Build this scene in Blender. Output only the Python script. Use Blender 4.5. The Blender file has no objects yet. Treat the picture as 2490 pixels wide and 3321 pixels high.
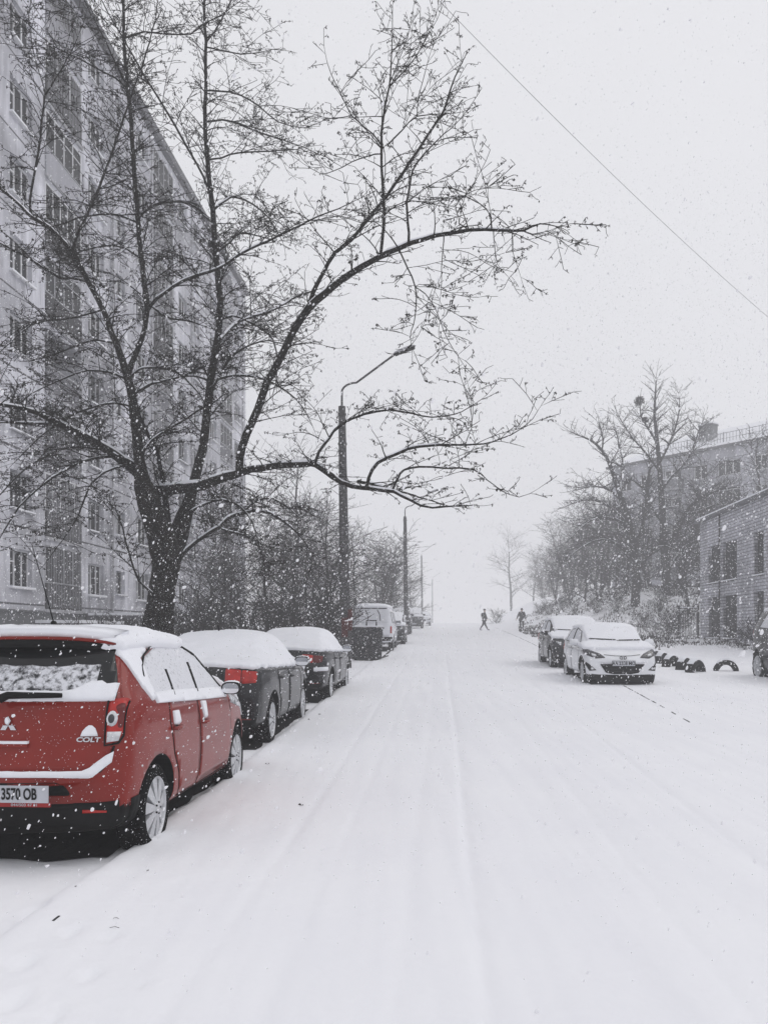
import bpy, bmesh, math, random
from mathutils import Vector, Matrix, noise
from mathutils.bvhtree import BVHTree
import numpy as np

# ------------------------------------------------------------------ camera, sky, light
sc = bpy.context.scene
F, CX, HY, CZ = 1800.0, 829.5, 1366.0, 1.6      # photograph measured at 1659 x 2212
cam = bpy.data.objects.new("camera", bpy.data.cameras.new("camera"))
sc.collection.objects.link(cam); sc.camera = cam
cam.location = (0, 0, CZ); cam.rotation_euler = (math.radians(90), 0, 0)
cam.data.sensor_fit = 'HORIZONTAL'; cam.data.sensor_width = 36
cam.data.lens = 36 * F / 1659; cam.data.shift_y = (HY - 1106) / 1659
cam.data.clip_start = 0.05; cam.data.clip_end = 3000

world = bpy.data.worlds.new("World"); sc.world = world; world.use_nodes = True
nt = world.node_tree; nt.nodes.clear()
wo = nt.nodes.new('ShaderNodeOutputWorld'); bg = nt.nodes.new('ShaderNodeBackground')
sky = nt.nodes.new('ShaderNodeTexSky'); sky.sky_type = 'NISHITA'; sky.sun_disc = False
SUN_EL, SUN_AZ = math.radians(50), math.radians(70)
sky.sun_elevation = SUN_EL; sky.sun_rotation = SUN_AZ
sky.dust_density = 4.0
cl = nt.nodes.new('ShaderNodeTexNoise'); cl.inputs['Scale'].default_value = 1.6; cl.inputs['Detail'].default_value = 3
cr = nt.nodes.new('ShaderNodeValToRGB')
cr.color_ramp.elements[0].position = .3; cr.color_ramp.elements[0].color = (9.6, 9.6, 9.95, 1)
cr.color_ramp.elements[1].position = .7; cr.color_ramp.elements[1].color = (10.0, 10.0, 10.3, 1)
mx = nt.nodes.new('ShaderNodeMixRGB'); mx.inputs[0].default_value = .93
nt.links.new(cl.outputs['Fac'], cr.inputs[0])
nt.links.new(sky.outputs[0], mx.inputs[1]); nt.links.new(cr.outputs[0], mx.inputs[2])
nt.links.new(mx.outputs[0], bg.inputs[0]); bg.inputs[1].default_value = 0.087
nt.links.new(bg.outputs[0], wo.inputs[0])

sun = bpy.data.objects.new("sun", bpy.data.lights.new("sun", 'SUN')); sc.collection.objects.link(sun)
sun.data.energy = 0.6; sun.data.angle = math.radians(40); sun.data.color = (1, .98, .95)
sun.rotation_euler = (math.radians(90) - SUN_EL, 0, math.radians(180) - SUN_AZ)
sc.view_settings.view_transform = 'Standard'; sc.view_settings.look = 'None'
sc.view_settings.exposure = 0.0; sc.view_settings.gamma = 1.0
sc.cycles.volume_bounces = 3; sc.cycles.max_bounces = 8; sc.cycles.transparent_max_bounces = 8
sc.cycles.volume_step_rate = 4

# ------------------------------------------------------------------ helpers
R = random.Random(11)
C = sc.collection
def at(px, py, Y): return Vector(((px - CX) * Y / F, Y, CZ - (py - HY) * Y / F))
K = 0.0681
ZT = [(-80, 0), (0, 0), (7, 0), (12, .12), (17, .28), (20, .36), (24, .48), (30, .66), (35, .8), (43, 1.05), (58, 1.45),
      (67, 1.72), (75, 1.95), (90, 2.4), (110, 2.85), (130, 3.0), (160, 2.6), (220, 1.2), (500, -3)]
_ys = np.arange(-80, 500, 1.0); _zs = np.interp(_ys, [a for a, b in ZT], [b for a, b in ZT])
_k = np.ones(7) / 7; _zs2 = np.convolve(np.pad(_zs, 3, mode='edge'), _k, mode='valid')
def sm(t):
    t = max(0.0, min(1.0, t)); return t * t * (3 - 2 * t)
def n2(x, y, s, z=0.0): return noise.noise(Vector((x * s, y * s, z)))
def G0(x, y):
    z = float(np.interp(y, _ys, _zs2)); u = x - K * y
    z += 3.3 * sm((u - 7) / 9) * sm((y - 50) / 16)
    z += 1.2 * sm((u - 4.5) / 6) * sm((y - 60) / 15) * .35
    return z
def edge(y): return -2.33 + .05 * n2(0, y, .9) + .02 * n2(3, y, 4.0)
def G(x, y):
    z = G0(x, y); u = x - K * y
    if -20 < y < 45:
        w = 1 - sm((y - 20) / 15)
        e = edge(y)
        z += (.055 * sm((u - e) / .10 + .5) - .05) * w                 # ploughed parking strip under the cars is lower
        z += .012 * math.exp(-((u - e - .12) / .1) ** 2) * w
        if u < -2.3: z += .006 * n2(x, y, 2.0)
    z += .012 * n2(x, y, .35) + .004 * n2(x, y, 1.3, 4)
    if y < 14 and u < -.9: z += (.007 * n2(x, y, 3.2, 2) + .004 * n2(x, y, 8.0, 5)) * sm((-.9 - u) / .8)
    # wheel ruts that follow the road
    for uc, wd, dp in ((.2, .030, .018), (.27, .02, .006), (-.55, .11, .004), (.95, .12, .004), (1.75, .10, .004), (2.9, .14, .004), (-1.15, .03, .010), (2.2, .035, .009), (-.2, .05, .006), (-.75, .03, .006), (1.3, .03, .006)):
        d = (u - uc - .05 * n2(1, y, .12, uc)) / wd
        if abs(d) < 3: z -= dp * math.exp(-d * d)
    # footprints lower left
    for fx, fy, fr in FEET:
        d2 = ((x - fx) ** 2 + ((y - fy) * .6) ** 2) / (fr * fr)
        if d2 < 6: z -= .03 * math.exp(-d2) - .010 * math.exp(-(d2 - 2.2) ** 2)
    return z
def gnd(px, py):
    """point of the ground seen at a pixel of the photograph"""
    Y = 2.0
    while Y < 140:
        p = at(px, py, Y)
        if p.z <= G0(p.x, Y): return p
        Y *= 1.01
    return at(px, py, 140)
FEET = []
for (px, py, r) in ((75, 1960, .07), (150, 2018, .05), (52, 2085, .06), (190, 2110, .05), (235, 2030, .04), (110, 2200, .05), (310, 2130, .03), (30, 2170, .06)):
    Y = 1.6 * F / (py - HY); FEET.append(((px - CX) * Y / F, Y, r))

def tag(o, label=None, cat=None, group=None, kind=None):
    if label: o['label'] = label
    if cat: o['category'] = cat
    if group: o['group'] = group
    if kind: o['kind'] = kind
    return o
def empty(name, loc, rz=0, label=None, cat=None, group=None):
    o = bpy.data.objects.new(name, None); C.objects.link(o); o.location = loc; o.rotation_euler = (0, 0, rz)
    o.empty_display_size = .2
    return tag(o, label, cat, group)
def mesh_obj(name, verts, faces, mats, parent=None, smooth=False, fm=None):
    me = bpy.data.meshes.new(name); me.from_pydata([tuple(v) for v in verts], [], faces)
    for m in (mats if isinstance(mats, (list, tuple)) else [mats]): me.materials.append(m)
    if fm is not None: me.polygons.foreach_set('material_index', fm)
    if smooth: me.polygons.foreach_set('use_smooth', [True] * len(me.polygons))
    me.validate(); me.update()
    o = bpy.data.objects.new(name, me); C.objects.link(o)
    if parent: o.parent = parent
    return o
class MB:
    def __init__(s): s.v = []; s.f = []; s.m = []
    def add(s, vs, fs, m=0):
        b = len(s.v); s.v += [Vector(v) for v in vs]
        for f in fs: s.f.append([b + i for i in f]); s.m.append(m)
    def box(s, x0, x1, y0, y1, z0, z1, m=0, mat=None):
        vs = [Vector((x, y, z)) for z in (z0, z1) for y in (y0, y1) for x in (x0, x1)]
        if mat is not None: vs = [mat @ v for v in vs]
        s.add(vs, [(0, 2, 3, 1), (4, 5, 7, 6), (0, 1, 5, 4), (2, 6, 7, 3), (0, 4, 6, 2), (1, 3, 7, 5)], m)
    def quad(s, a, b, c, d, m=0): s.add([a, b, c, d], [(0, 1, 2, 3)], m)
    def tube(s, pts, rad, n=6, m=0, cap=True):
        pts = [Vector(p) for p in pts]; L = len(pts)
        if not isinstance(rad, (list, tuple)): rad = [rad] * L
        b = len(s.v); up = None
        for i in range(L):
            d = (pts[min(i + 1, L - 1)] - pts[max(i - 1, 0)])
            if d.length < 1e-7: d = Vector((0, 0, 1))
            d.normalize()
            if up is None: up = d.orthogonal().normalized()
            else:
                up = up - d * up.dot(d)
                up = up.normalized() if up.length > 1e-5 else d.orthogonal().normalized()
            w = d.cross(up)
            for k in range(n):
                a = 2 * math.pi * k / n
                s.v.append(pts[i] + (up * math.cos(a) + w * math.sin(a)) * rad[i])
        for i in range(L - 1):
            for k in range(n):
                k2 = (k + 1) % n
                s.f.append([b + i * n + k, b + i * n + k2, b + (i + 1) * n + k2, b + (i + 1) * n + k]); s.m.append(m)
        if cap and n > 3:
            s.f.append([b + k for k in range(n)][::-1]); s.m.append(m)
            s.f.append([b + (L - 1) * n + k for k in range(n)]); s.m.append(m)
    def lathe(s, prof, n=32, m=0, mat=None, axis='X', closed=False):
        b = len(s.v)
        for (a, r) in prof:
            for k in range(n):
                t = 2 * math.pi * k / n
                v = Vector((a, r * math.cos(t), r * math.sin(t))) if axis == 'X' else Vector((r * math.cos(t), r * math.sin(t), a))
                s.v.append(mat @ v if mat is not None else v)
        L = len(prof)
        for i in range(L if closed else L - 1):
            j = (i + 1) % L
            for k in range(n):
                k2 = (k + 1) % n
                s.f.append([b + i * n + k, b + i * n + k2, b + j * n + k2, b + j * n + k]); s.m.append(m)
    def sphere(s, c, r, n=12, k=8, m=0, mat=None):
        c = Vector(c); r = Vector(r) if not isinstance(r, (int, float)) else Vector((r, r, r))
        vs = [c + Vector((0, 0, r.z))]
        for i in range(1, k):
            ph = math.pi * i / k
            for j in range(n):
                t = 2 * math.pi * j / n
                vs.append(c + Vector((r.x * math.sin(ph) * math.cos(t), r.y * math.sin(ph) * math.sin(t), r.z * math.cos(ph))))
        vs.append(c - Vector((0, 0, r.z))); fs = []
        for j in range(n): fs.append((0, 1 + j, 1 + (j + 1) % n))
        for i in range(k - 2):
            for j in range(n):
                a = 1 + i * n + j; b2 = 1 + i * n + (j + 1) % n
                fs.append((a, a + n, b2 + n, b2))
        e = len(vs) - 1; o = 1 + (k - 2) * n
        for j in range(n): fs.append((e, o + (j + 1) % n, o + j))
        if mat is not None: vs = [mat @ v for v in vs]
        s.add(vs, fs, m)
    def build(s, name, mats, parent=None, smooth=False):
        return mesh_obj(name, s.v, s.f, mats, parent, smooth, s.m)

# ------------------------------------------------------------------ materials
def NM(name):
    m = bpy.data.materials.new(name); m.use_nodes = True
    b = m.node_tree.nodes['Principled BSDF']; return m, m.node_tree, b
def nd(t, typ, **kw):
    n = t.nodes.new(typ)
    for k, v in kw.items():
        if k in n.inputs: n.inputs[k].default_value = v
        else: setattr(n, k, v)
    return n
def ramp(t, src, stops):
    r = t.nodes.new('ShaderNodeValToRGB'); e = r.color_ramp.elements
    while len(e) > len(stops): e.remove(e[-1])
    while len(e) < len(stops): e.new(1)
    for i, (p, c) in enumerate(stops):
        e[i].position = p; e[i].color = (c[0], c[1], c[2], 1) if isinstance(c, (tuple, list)) else (c, c, c, 1)
    t.links.new(src, r.inputs[0]); return r
SNOW = (.83, .84, .88)
def mat(name, col, rough=.6, var=.15, scale=8, metal=0, coat=0, spec=.15, bump=0, snow=None, snow_n=3.0, dust=0, coords='Object'):
    """plain material with mottled colour; snow=threshold on the upward normal where lying snow starts; dust = share of clinging snow specks"""
    m, t, b = NM(name)
    tc = t.nodes.new('ShaderNodeTexCoord')
    no = nd(t, 'ShaderNodeTexNoise', Scale=scale, Detail=5); t.links.new(tc.outputs[coords], no.inputs['Vector'])
    lo = tuple(c * (1 - var) for c in col); hi = tuple(min(1, c * (1 + var)) for c in col)
    out = ramp(t, no.outputs['Fac'], [(.3, lo), (.7, hi)]).outputs[0]
    b.inputs['Roughness'].default_value = rough; b.inputs['Metallic'].default_value = metal
    b.inputs['Coat Weight'].default_value = coat; b.inputs['Coat Roughness'].default_value = .08
    b.inputs['Specular IOR Level'].default_value = spec
    fac = None
    if snow is not None:
        ge = t.nodes.new('ShaderNodeNewGeometry'); sx = t.nodes.new('ShaderNodeSeparateXYZ')
        t.links.new(ge.outputs['Normal'], sx.inputs[0])
        n3 = nd(t, 'ShaderNodeTexNoise', Scale=snow_n, Detail=4); t.links.new(tc.outputs[coords], n3.inputs['Vector'])
        ad = nd(t, 'ShaderNodeMath', operation='MULTIPLY_ADD'); t.links.new(n3.outputs['Fac'], ad.inputs[0]); ad.inputs[1].default_value = .9
        t.links.new(sx.outputs[2], ad.inputs[2])
        fac = ramp(t, ad.outputs[0], [(0, 0), (1, 0)])
        sb = nd(t, 'ShaderNodeMath', operation='SUBTRACT'); t.links.new(ad.outputs[0], sb.inputs[0]); sb.inputs[1].default_value = snow + .45 - .5
        t.nodes.remove(fac)
        fac = ramp(t, sb.outputs[0], [(.44, 0), (.56, 1)]).outputs[0]
    if dust:
        vo = nd(t, 'ShaderNodeTexVoronoi', Scale=55.0); t.links.new(tc.outputs[coords], vo.inputs['Vector'])
        n4 = nd(t, 'ShaderNodeTexNoise', Scale=9.0, Detail=3); t.links.new(tc.outputs[coords], n4.inputs['Vector'])
        ml = nd(t, 'ShaderNodeMath', operation='MULTIPLY_ADD'); t.links.new(n4.outputs['Fac'], ml.inputs[0]); ml.inputs[1].default_value = -dust
        t.links.new(vo.outputs['Distance'], ml.inputs[2])
        f2 = ramp(t, ml.outputs[0], [(0, 1), (.06, 0)]).outputs[0]
        if fac is None: fac = f2
        else:
            mxx = nd(t, 'ShaderNodeMath', operation='MAXIMUM'); t.links.new(fac, mxx.inputs[0]); t.links.new(f2, mxx.inputs[1]); fac = mxx.outputs[0]
    if fac is not None:
        mi = t.nodes.new('ShaderNodeMixRGB'); t.links.new(fac, mi.inputs[0]); t.links.new(out, mi.inputs[1]); mi.inputs[2].default_value = (*SNOW, 1); out = mi.outputs[0]
        mr = nd(t, 'ShaderNodeMath', operation='MULTIPLY_ADD'); t.links.new(fac, mr.inputs[0]); mr.inputs[1].default_value = .9 - rough; mr.inputs[2].default_value = rough
        t.links.new(mr.outputs[0], b.inputs['Roughness'])
        if coat or metal:
            iv = nd(t, 'ShaderNodeMath', operation='MULTIPLY_ADD'); t.links.new(fac, iv.inputs[0]); iv.inputs[1].default_value = -coat; iv.inputs[2].default_value = coat
            t.links.new(iv.outputs[0], b.inputs['Coat Weight'])
            iv = nd(t, 'ShaderNodeMath', operation='MULTIPLY_ADD'); t.links.new(fac, iv.inputs[0]); iv.inputs[1].default_value = -metal; iv.inputs[2].default_value = metal
            t.links.new(iv.outputs[0], b.inputs['Metallic'])
    t.links.new(out, b.inputs['Base Color'])
    if bump:
        bp = nd(t, 'ShaderNodeBump', Strength=bump, Distance=.04 if name == 'bark' else .02)
        nb = nd(t, 'ShaderNodeTexNoise', Scale=scale * 3, Detail=6); t.links.new(tc.outputs[coords], nb.inputs['Vector'])
        t.links.new(nb.outputs['Fac'], bp.inputs['Height']); t.links.new(bp.outputs[0], b.inputs['Normal'])
    return m
M = {}
M['snow'] = mat('snow', SNOW, .9, .015, 2.0, bump=.25, spec=.2)
M['snow_soft'] = mat('snow_soft', SNOW, .9, .02, 6, bump=.35, spec=.2)
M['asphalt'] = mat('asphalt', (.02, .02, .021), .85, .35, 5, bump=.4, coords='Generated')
M['bark'] = mat('bark', (.020, .018, .015), .95, .6, 16, bump=1.0, snow=.68, snow_n=5, dust=.26, spec=.05)
M['twig'] = mat('twig', (.014, .013, .011), .95, .3, 10)
M['leaf'] = mat('dry_leaf', (.018, .015, .011), .95, .4, 10)
M['bark_far'] = mat('bark_far', (.020, .019, .017), .95, .4, 6, snow=.62, snow_n=4)
M['concrete'] = mat('concrete', (.032, .031, .03), .9, .3, 7, bump=.4, snow=1.25, dust=.35)
M['black'] = mat('black_plastic', (.008, .008, .008), .65, .2, 20, spec=.12)
M['rubber'] = mat('rubber', (.008, .008, .008), .95, .3, 30, bump=.4, dust=.22, spec=.05)
M['rim'] = mat('alloy_rim', (.55, .56, .58), .4, .1, 20, metal=.35, dust=.25)
M['glass'] = mat('dark_glass', (.012, .013, .014), .1, .2, 3, spec=.3)
M['glass_building'] = mat('window_glass', (.009, .010, .011), .4, .6, .4, spec=.08)
M['frame_white'] = mat('white_frame', (.66, .66, .68), .5, .1, 5)
M['chrome'] = mat('chrome', (.6, .6, .62), .2, .05, 5, metal=1)
M['lens_red'] = mat('red_lens', (.42, .02, .015), .2, .25, 12, coat=.5)
M['lens_dark_red'] = mat('dark_red_lens', (.13, .01, .01), .2, .2, 12, coat=.5)
M['lens_clear'] = mat('clear_lens', (.62, .63, .65), .2, .3, 22, coat=.5)
M['lamp_dark'] = mat('smoked_lens', (.04, .04, .045), .15, .6, 25, coat=.6)
M['plate'] = mat('plate_white', (.50, .51, .55), .5, .1, 9)
M['ink'] = mat('black_ink', (.015, .015, .015), .7, .1, 5)
M['red_ink'] = mat('red_strip', (.3, .03, .03), .6, .2, 9)
def paint(name, col, dust=0, **k): return mat(name, col, .35, .10, 2.5, coat=.55, spec=.08, dust=dust, **k)

# ------------------------------------------------------------------ ground
def axis_steps(lo, hi, f0, f1, fine, grow):
    v = [f0]; 
    while v[-1] < f1: v.append(v[-1] + fine)
    s = fine
    while v[-1] < hi: s *= grow; v.append(v[-1] + s)
    w = [f0]; s = fine
    while w[-1] > lo: s *= grow; w.append(w[-1] - s)
    return w[::-1][:-1] + v
xs = axis_steps(-260, 260, -3.6, 5.0, .036, 1.06)
ys = axis_steps(-60, 420, 3.0, 11, .055, 1.02)
gv = [(x, y, G(x, y)) for y in ys for x in xs]
nx = len(xs)
gf = [(j * nx + i, j * nx + i + 1, (j + 1) * nx + i + 1, (j + 1) * nx + i) for j in range(len(ys) - 1) for i in range(nx - 1)]
gmat, t, b = NM('snowy_ground')
tc = t.nodes.new('ShaderNodeTexCoord'); mp = nd(t, 'ShaderNodeMapping'); mp.inputs['Rotation'].default_value = (0, 0, math.atan(K)); mp.inputs['Scale'].default_value = (6, .25, 1)
t.links.new(tc.outputs['Object'], mp.inputs[0])
n1 = nd(t, 'ShaderNodeTexNoise', Scale=1.0, Detail=6); t.links.new(mp.outputs[0], n1.inputs['Vector'])
n2_ = nd(t, 'ShaderNodeTexNoise', Scale=.7, Detail=6); t.links.new(tc.outputs['Object'], n2_.inputs['Vector'])
r1 = ramp(t, n1.outputs['Fac'], [(.35, (.855, .86, .89)), (.6, (.88, .885, .912))])
r2 = ramp(t, n2_.outputs['Fac'], [(.3, (.965, .965, .975)), (.7, (1, 1, 1))])
mm = t.nodes.new('ShaderNodeMixRGB'); mm.blend_type = 'MULTIPLY'; mm.inputs[0].default_value = 1
t.links.new(r1.outputs[0], mm.inputs[1]); t.links.new(r2.outputs[0], mm.inputs[2]); t.links.new(mm.outputs[0], b.inputs['Base Color'])
b.inputs['Roughness'].default_value = .95; b.inputs['Specular IOR Level'].default_value = .15
bp = nd(t, 'ShaderNodeBump', Strength=.12, Distance=.02); t.links.new(n1.outputs['Fac'], bp.inputs['Height'])
n3 = nd(t, 'ShaderNodeTexNoise', Scale=9.0, Detail=8); t.links.new(tc.outputs['Object'], n3.inputs['Vector'])
bp2 = nd(t, 'ShaderNodeBump', Strength=.35, Distance=.02); t.links.new(n3.outputs['Fac'], bp2.inputs['Height']); t.links.new(bp.outputs[0], bp2.inputs['Normal'])
t.links.new(bp2.outputs[0], b.inputs['Normal'])
M['ground'] = gmat
tag(mesh_obj('ground', gv, gf, gmat, smooth=True), 'snow covered street and verge with faint tyre tracks', kind='structure')

def ground_strip(name, poly_uv, res, off, m, label=None, jag=.04):
    """thin sheet draped 1 cm above the ground; poly given as (u0,u1,y0,y1) road coordinates"""
    u0, u1, y0, y1 = poly_uv; nu = max(2, int((u1 - u0) / res)); ny = max(2, int((y1 - y0) / res)); vs = []; fs = []
    for j in range(ny + 1):
        for i in range(nu + 1):
            y = y0 + (y1 - y0) * j / ny; u = u0 + (u1 - u0) * i / nu
            if i == 0: u += jag * n2(7, y, 3)
            if i == nu: u = min(u + jag * n2(9, y, 3), 99)
            if j == 0: y += jag * 2 * n2(u, 5, 3)
            if j == ny: y += jag * 2 * n2(u, 8, 3)
            x = u + K * y; vs.append((x, y, G(x, y) + off))
    for j in range(ny):
        for i in range(nu):
            a = j * (nu + 1) + i; fs.append((a, a + 1, a + nu + 2, a + nu + 1))
    return tag(mesh_obj(name, vs, fs, m, smooth=True), label, kind='structure')
# asphalt kept bare of snow beneath the parked cars
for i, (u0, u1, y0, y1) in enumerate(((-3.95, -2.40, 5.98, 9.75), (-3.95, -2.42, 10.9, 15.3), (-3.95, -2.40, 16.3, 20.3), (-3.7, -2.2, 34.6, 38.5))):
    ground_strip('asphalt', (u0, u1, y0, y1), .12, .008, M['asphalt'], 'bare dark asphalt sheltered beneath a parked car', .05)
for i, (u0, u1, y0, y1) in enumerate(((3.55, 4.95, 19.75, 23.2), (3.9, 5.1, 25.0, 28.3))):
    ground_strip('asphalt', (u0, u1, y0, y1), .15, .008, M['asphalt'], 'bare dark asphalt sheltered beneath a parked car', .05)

# kerb of the right pavement, showing through the snow as a broken dark line
def kerb(name, pts, w, h, m, label, gap):
    mb = MB(); prev = None
    for (x0, y0), (x1, y1) in zip(pts[:-1], pts[1:]):
        n = max(2, int(math.hypot(x1 - x0, y1 - y0) / .07))
        for k in range(n):
            a = k / n; b2 = (k + 1) / n
            if gap(y0 + (y1 - y0) * a): continue
            ax, ay = x0 + (x1 - x0) * a, y0 + (y1 - y0) * a; bx, by = x0 + (x1 - x0) * b2, y0 + (y1 - y0) * b2
            za, zb = G(ax, ay), G(bx, by)
            hh = h * (.2 + 1.6 * abs(n2(ax, ay, 3.7)))
            mb.add([(ax - w / 2, ay, za - .05), (ax + w / 2, ay, za - .05), (ax + w / 2, ay, za + hh), (ax - w / 2, ay, za + hh),
                    (bx - w / 2, by, zb - .05), (bx + w / 2, by, zb - .05), (bx + w / 2, by, zb + hh), (bx - w / 2, by, zb + hh)],
                   [(0, 1, 2, 3), (7, 6, 5, 4), (0, 4, 5, 1), (3, 2, 6, 7), (0, 3, 7, 4), (1, 5, 6, 2)])
    return tag(mb.build(name, m), label, kind='structure')
M['kerbstone'] = mat('kerbstone', (.06, .06, .06), .9, .4, 6)
kp = [(gnd(px, py).x, gnd(px, py).y) for px, py in ((1490, 1562), (1395, 1509), (1290, 1452), (1160, 1396), (1110, 1373), (1068, 1356))]
kerb('kerb', kp, .022, .010, M['kerbstone'], 'kerb of the right pavement showing as a dark line in the snow', lambda y: (y > 25 and n2(1, y, .9) < -.25) or (y < 20 and n2(1, y, 2.2) + .8 * n2(4, y, 9) < .10))
kp = [(edge(y) + K * y + .22, y) for y in (3.2, 3.6, 4.0, 4.4, 4.8)]
kerb('kerb', kp, .012, .007, M['kerbstone'], 'kerb of the parking strip peeping out of the snow', lambda y: n2(1, y, 6) < .16 or n2(1, y, 23) < -.1)
kp = [(-2.12 + K * y, y) for y in (29.5, 33, 36, 40, 46)]
kerb('kerb', kp, .07, .03, M['kerbstone'], 'kerb beside the parked van', lambda y: n2(1, y, 1.1) < -.15)
# ------------------------------------------------------------------ cars
def interp(tab, y):
    if y <= tab[0][0]: return tab[0][1]
    for (a, va), (b2, vb) in zip(tab[:-1], tab[1:]):
        if y <= b2: return va + (vb - va) * (y - a) / (b2 - a)
    return tab[-1][1]
def eval_mesh(o):
    dg = bpy.context.evaluated_depsgraph_get(); return bpy.data.meshes.new_from_object(o.evaluated_get(dg))
class Car:
    """local frame: +y forward, +x right, z up, origin on the ground midway between the axles"""
    def __init__(s, root, P):
        s.root = root; s.P = P; s.paint = P['paint']
        s.surface()
    def surface(s):
        P = s.P; T = P['top']; yr, yf = T[0][0], T[-1][0]
        ysn = sorted(set([a for a, b in T] + [yr + (yf - yr) * i / 26 for i in range(27)]))
        out = [ysn[0]]
        for y in ysn[1:]:
            if y - out[-1] > .025: out.append(y)
        ysn = out
        W = P['W'] / 2; wr = P.get('roof_w', .74) * W; belt = P['belt']; cv = P.get('curve', .13)
        vs = []; nr = None; fs = []
        for y in ysn:
            tp = interp(T, y); bt = min(interp(belt, y), tp - .04); w = W * interp(P['plan'], y); B = interp(P['bottom'], y)
            g = sm((tp - interp(belt, y)) / .28); wrr = min(wr, w * .8)
            H = bt - B; hl = tp - bt
            pts = [(0, B), (.5 * w, B), (.94 * w, B + .01), (.985 * w, B + .22 * H), (1.0 * w, B + .45 * H), (1.0 * w, B + .72 * H), (.975 * w, B + .93 * H), (.955 * w, bt)]
            cab = [(w * .945 - (w * .945 - wrr) * .45, bt + .48 * hl), (wrr + .025, bt + .82 * hl), (wrr - .07, tp - .035), (wrr * .5, tp - .008), (0, tp)]
            hd = [(.92 * w, bt + .5 * hl), (.84 * w, bt + .8 * hl), (.66 * w, tp - .012), (.35 * w, tp - .003), (0, tp)]
            pts += [(a[0] * g + h[0] * (1 - g), a[1] * g + h[1] * (1 - g)) for a, h in zip(cab, hd)]
            ring = []
            e = (abs(y - (yr + yf) / 2) / ((yf - yr) / 2)) ** 3
            for (x, z) in pts:
                ring.append((x, y - (1 if y > 0 else -1) * cv * (x / W) ** 2 * e, z))
            full = ring + [(-x, yy, z) for (x, yy, z) in ring[1:-1][::-1]]
            nr = len(full); vs += full
        n = len(ysn)
        for i in range(n - 1):
            for k in range(nr):
                k2 = (k + 1) % nr
                fs.append((i * nr + k, (i + 1) * nr + k, (i + 1) * nr + k2, i * nr + k2))
        # end caps as quad strips
        h = nr // 2
        for base, rev in ((0, False), ((n - 1) * nr, True)):
            for k in range(h):
                a, b2, c, d = k, k + 1, (nr - k - 1) % nr, (nr - k) % nr
                q = [base + a, base + b2, base + c, base + d]
                q2 = [];
                for v in q:
                    if v not in q2: q2.append(v)
                if len(q2) > 2: fs.append(tuple(q2[::-1] if rev else q2))
        o = mesh_obj('tmp', vs, fs, [s.paint, M['black']], smooth=True)
        md = o.modifiers.new('s', 'SUBSURF'); md.levels = md.render_levels = P.get('sub', 2)
        s.me = eval_mesh(o); bm = bmesh.new(); bm.from_mesh(s.me); bmesh.ops.recalc_face_normals(bm, faces=bm.faces); bm.to_mesh(s.me)
        s.bvh = BVHTree.FromBMesh(bm); s.bm0 = bm
        bpy.data.objects.remove(o)
        # wheel arches cut out of the closed shell
        o = bpy.data.objects.new('body', s.me.copy()); C.objects.link(o)
        for p in o.data.polygons: p.use_smooth = True
        for ya in (P['ay'][0], P['ay'][1]):
            mb = MB(); r = P['wr'] + P.get('archgap', .055)
            for sx in (-1, 1):
                mb.lathe([(sx * (W + .1), r), (sx * (W - .30), r)], 40, 0)
                b2 = len(mb.v) - 80
                mb.f.append([b2 + k for k in range(40)]); mb.m.append(0); mb.f.append([b2 + 40 + k for k in range(40)][::-1]); mb.m.append(0)
            c = mb.build('cut', [M['black']]); c.location = (0, ya, P['wr'] + .015)
            bmc = bmesh.new(); bmc.from_mesh(c.data); bmesh.ops.recalc_face_normals(bmc, faces=bmc.faces); bmc.to_mesh(c.data)
            bpy.context.view_layer.update()
            md = o.modifiers.new('b', 'BOOLEAN'); md.object = c; md.operation = 'DIFFERENCE'; md.solver = 'EXACT'; md.material_mode = 'TRANSFER'
            me2 = eval_mesh(o); o.modifiers.clear(); o.data = me2; bpy.data.objects.remove(c)
        o.parent = s.root; s.body = o
        for p in o.data.polygons:
            if p.center.z < P.get('dark_below', .2) or ('dark_fn' in P and P['dark_fn'](p.center)): p.material_index = min(1, len(o.data.materials) - 1)
    def ray(s, axis, a, b2):
        if axis == 'right': o, d = Vector((3, a, b2)), Vector((-1, 0, 0))
        elif axis == 'left': o, d = Vector((-3, a, b2)), Vector((1, 0, 0))
        elif axis == 'rear': o, d = Vector((a, -6, b2)), Vector((0, 1, 0))
        elif axis == 'front': o, d = Vector((a, 6, b2)), Vector((0, -1, 0))
        else: o, d = Vector((a, b2, 5)), Vector((0, 0, -1))
        h = s.bvh.ray_cast(o, d)
        if h[0] is None: return None
        n = h[1]
        if n.dot(d) > 0: n = -n
        return h[0], n, d
    def to2(s, axis, p):
        v = {'right': (0, p[0], p[1]), 'left': (0, p[0], p[1]), 'rear': (p[0], 0, p[1]), 'front': (p[0], 0, p[1]), 'top': (p[0], p[1], 0)}[axis]
        return Vector(v)
    def patch(s, axis, poly, off, name, mats, parent=None, res=.05, thick=.03, fn=None, round_=0, link=True):
        if round_:
            pp = []; n = len(poly)
            for i in range(n):
                a, b2, c = Vector(poly[i - 1]), Vector(poly[i]), Vector(poly[(i + 1) % n])
                r1 = min(round_, (a - b2).length * .45); r2 = min(round_, (c - b2).length * .45)
                q0 = b2 + (a - b2).normalized() * r1; q1 = b2 + (c - b2).normalized() * r2
                for k in range(4):
                    t_ = k / 3; pp.append(tuple((q0 * (1 - t_) + b2 * t_) * (1 - t_) + (b2 * (1 - t_) + q1 * t_) * t_))
            poly = pp
        bm = bmesh.new(); vv = [bm.verts.new(s.to2(axis, p)) for p in poly]; bm.faces.new(vv)
        A = (0, 1) if axis == 'top' else ((1, 2) if axis in ('right', 'left') else (0, 2))
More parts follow.
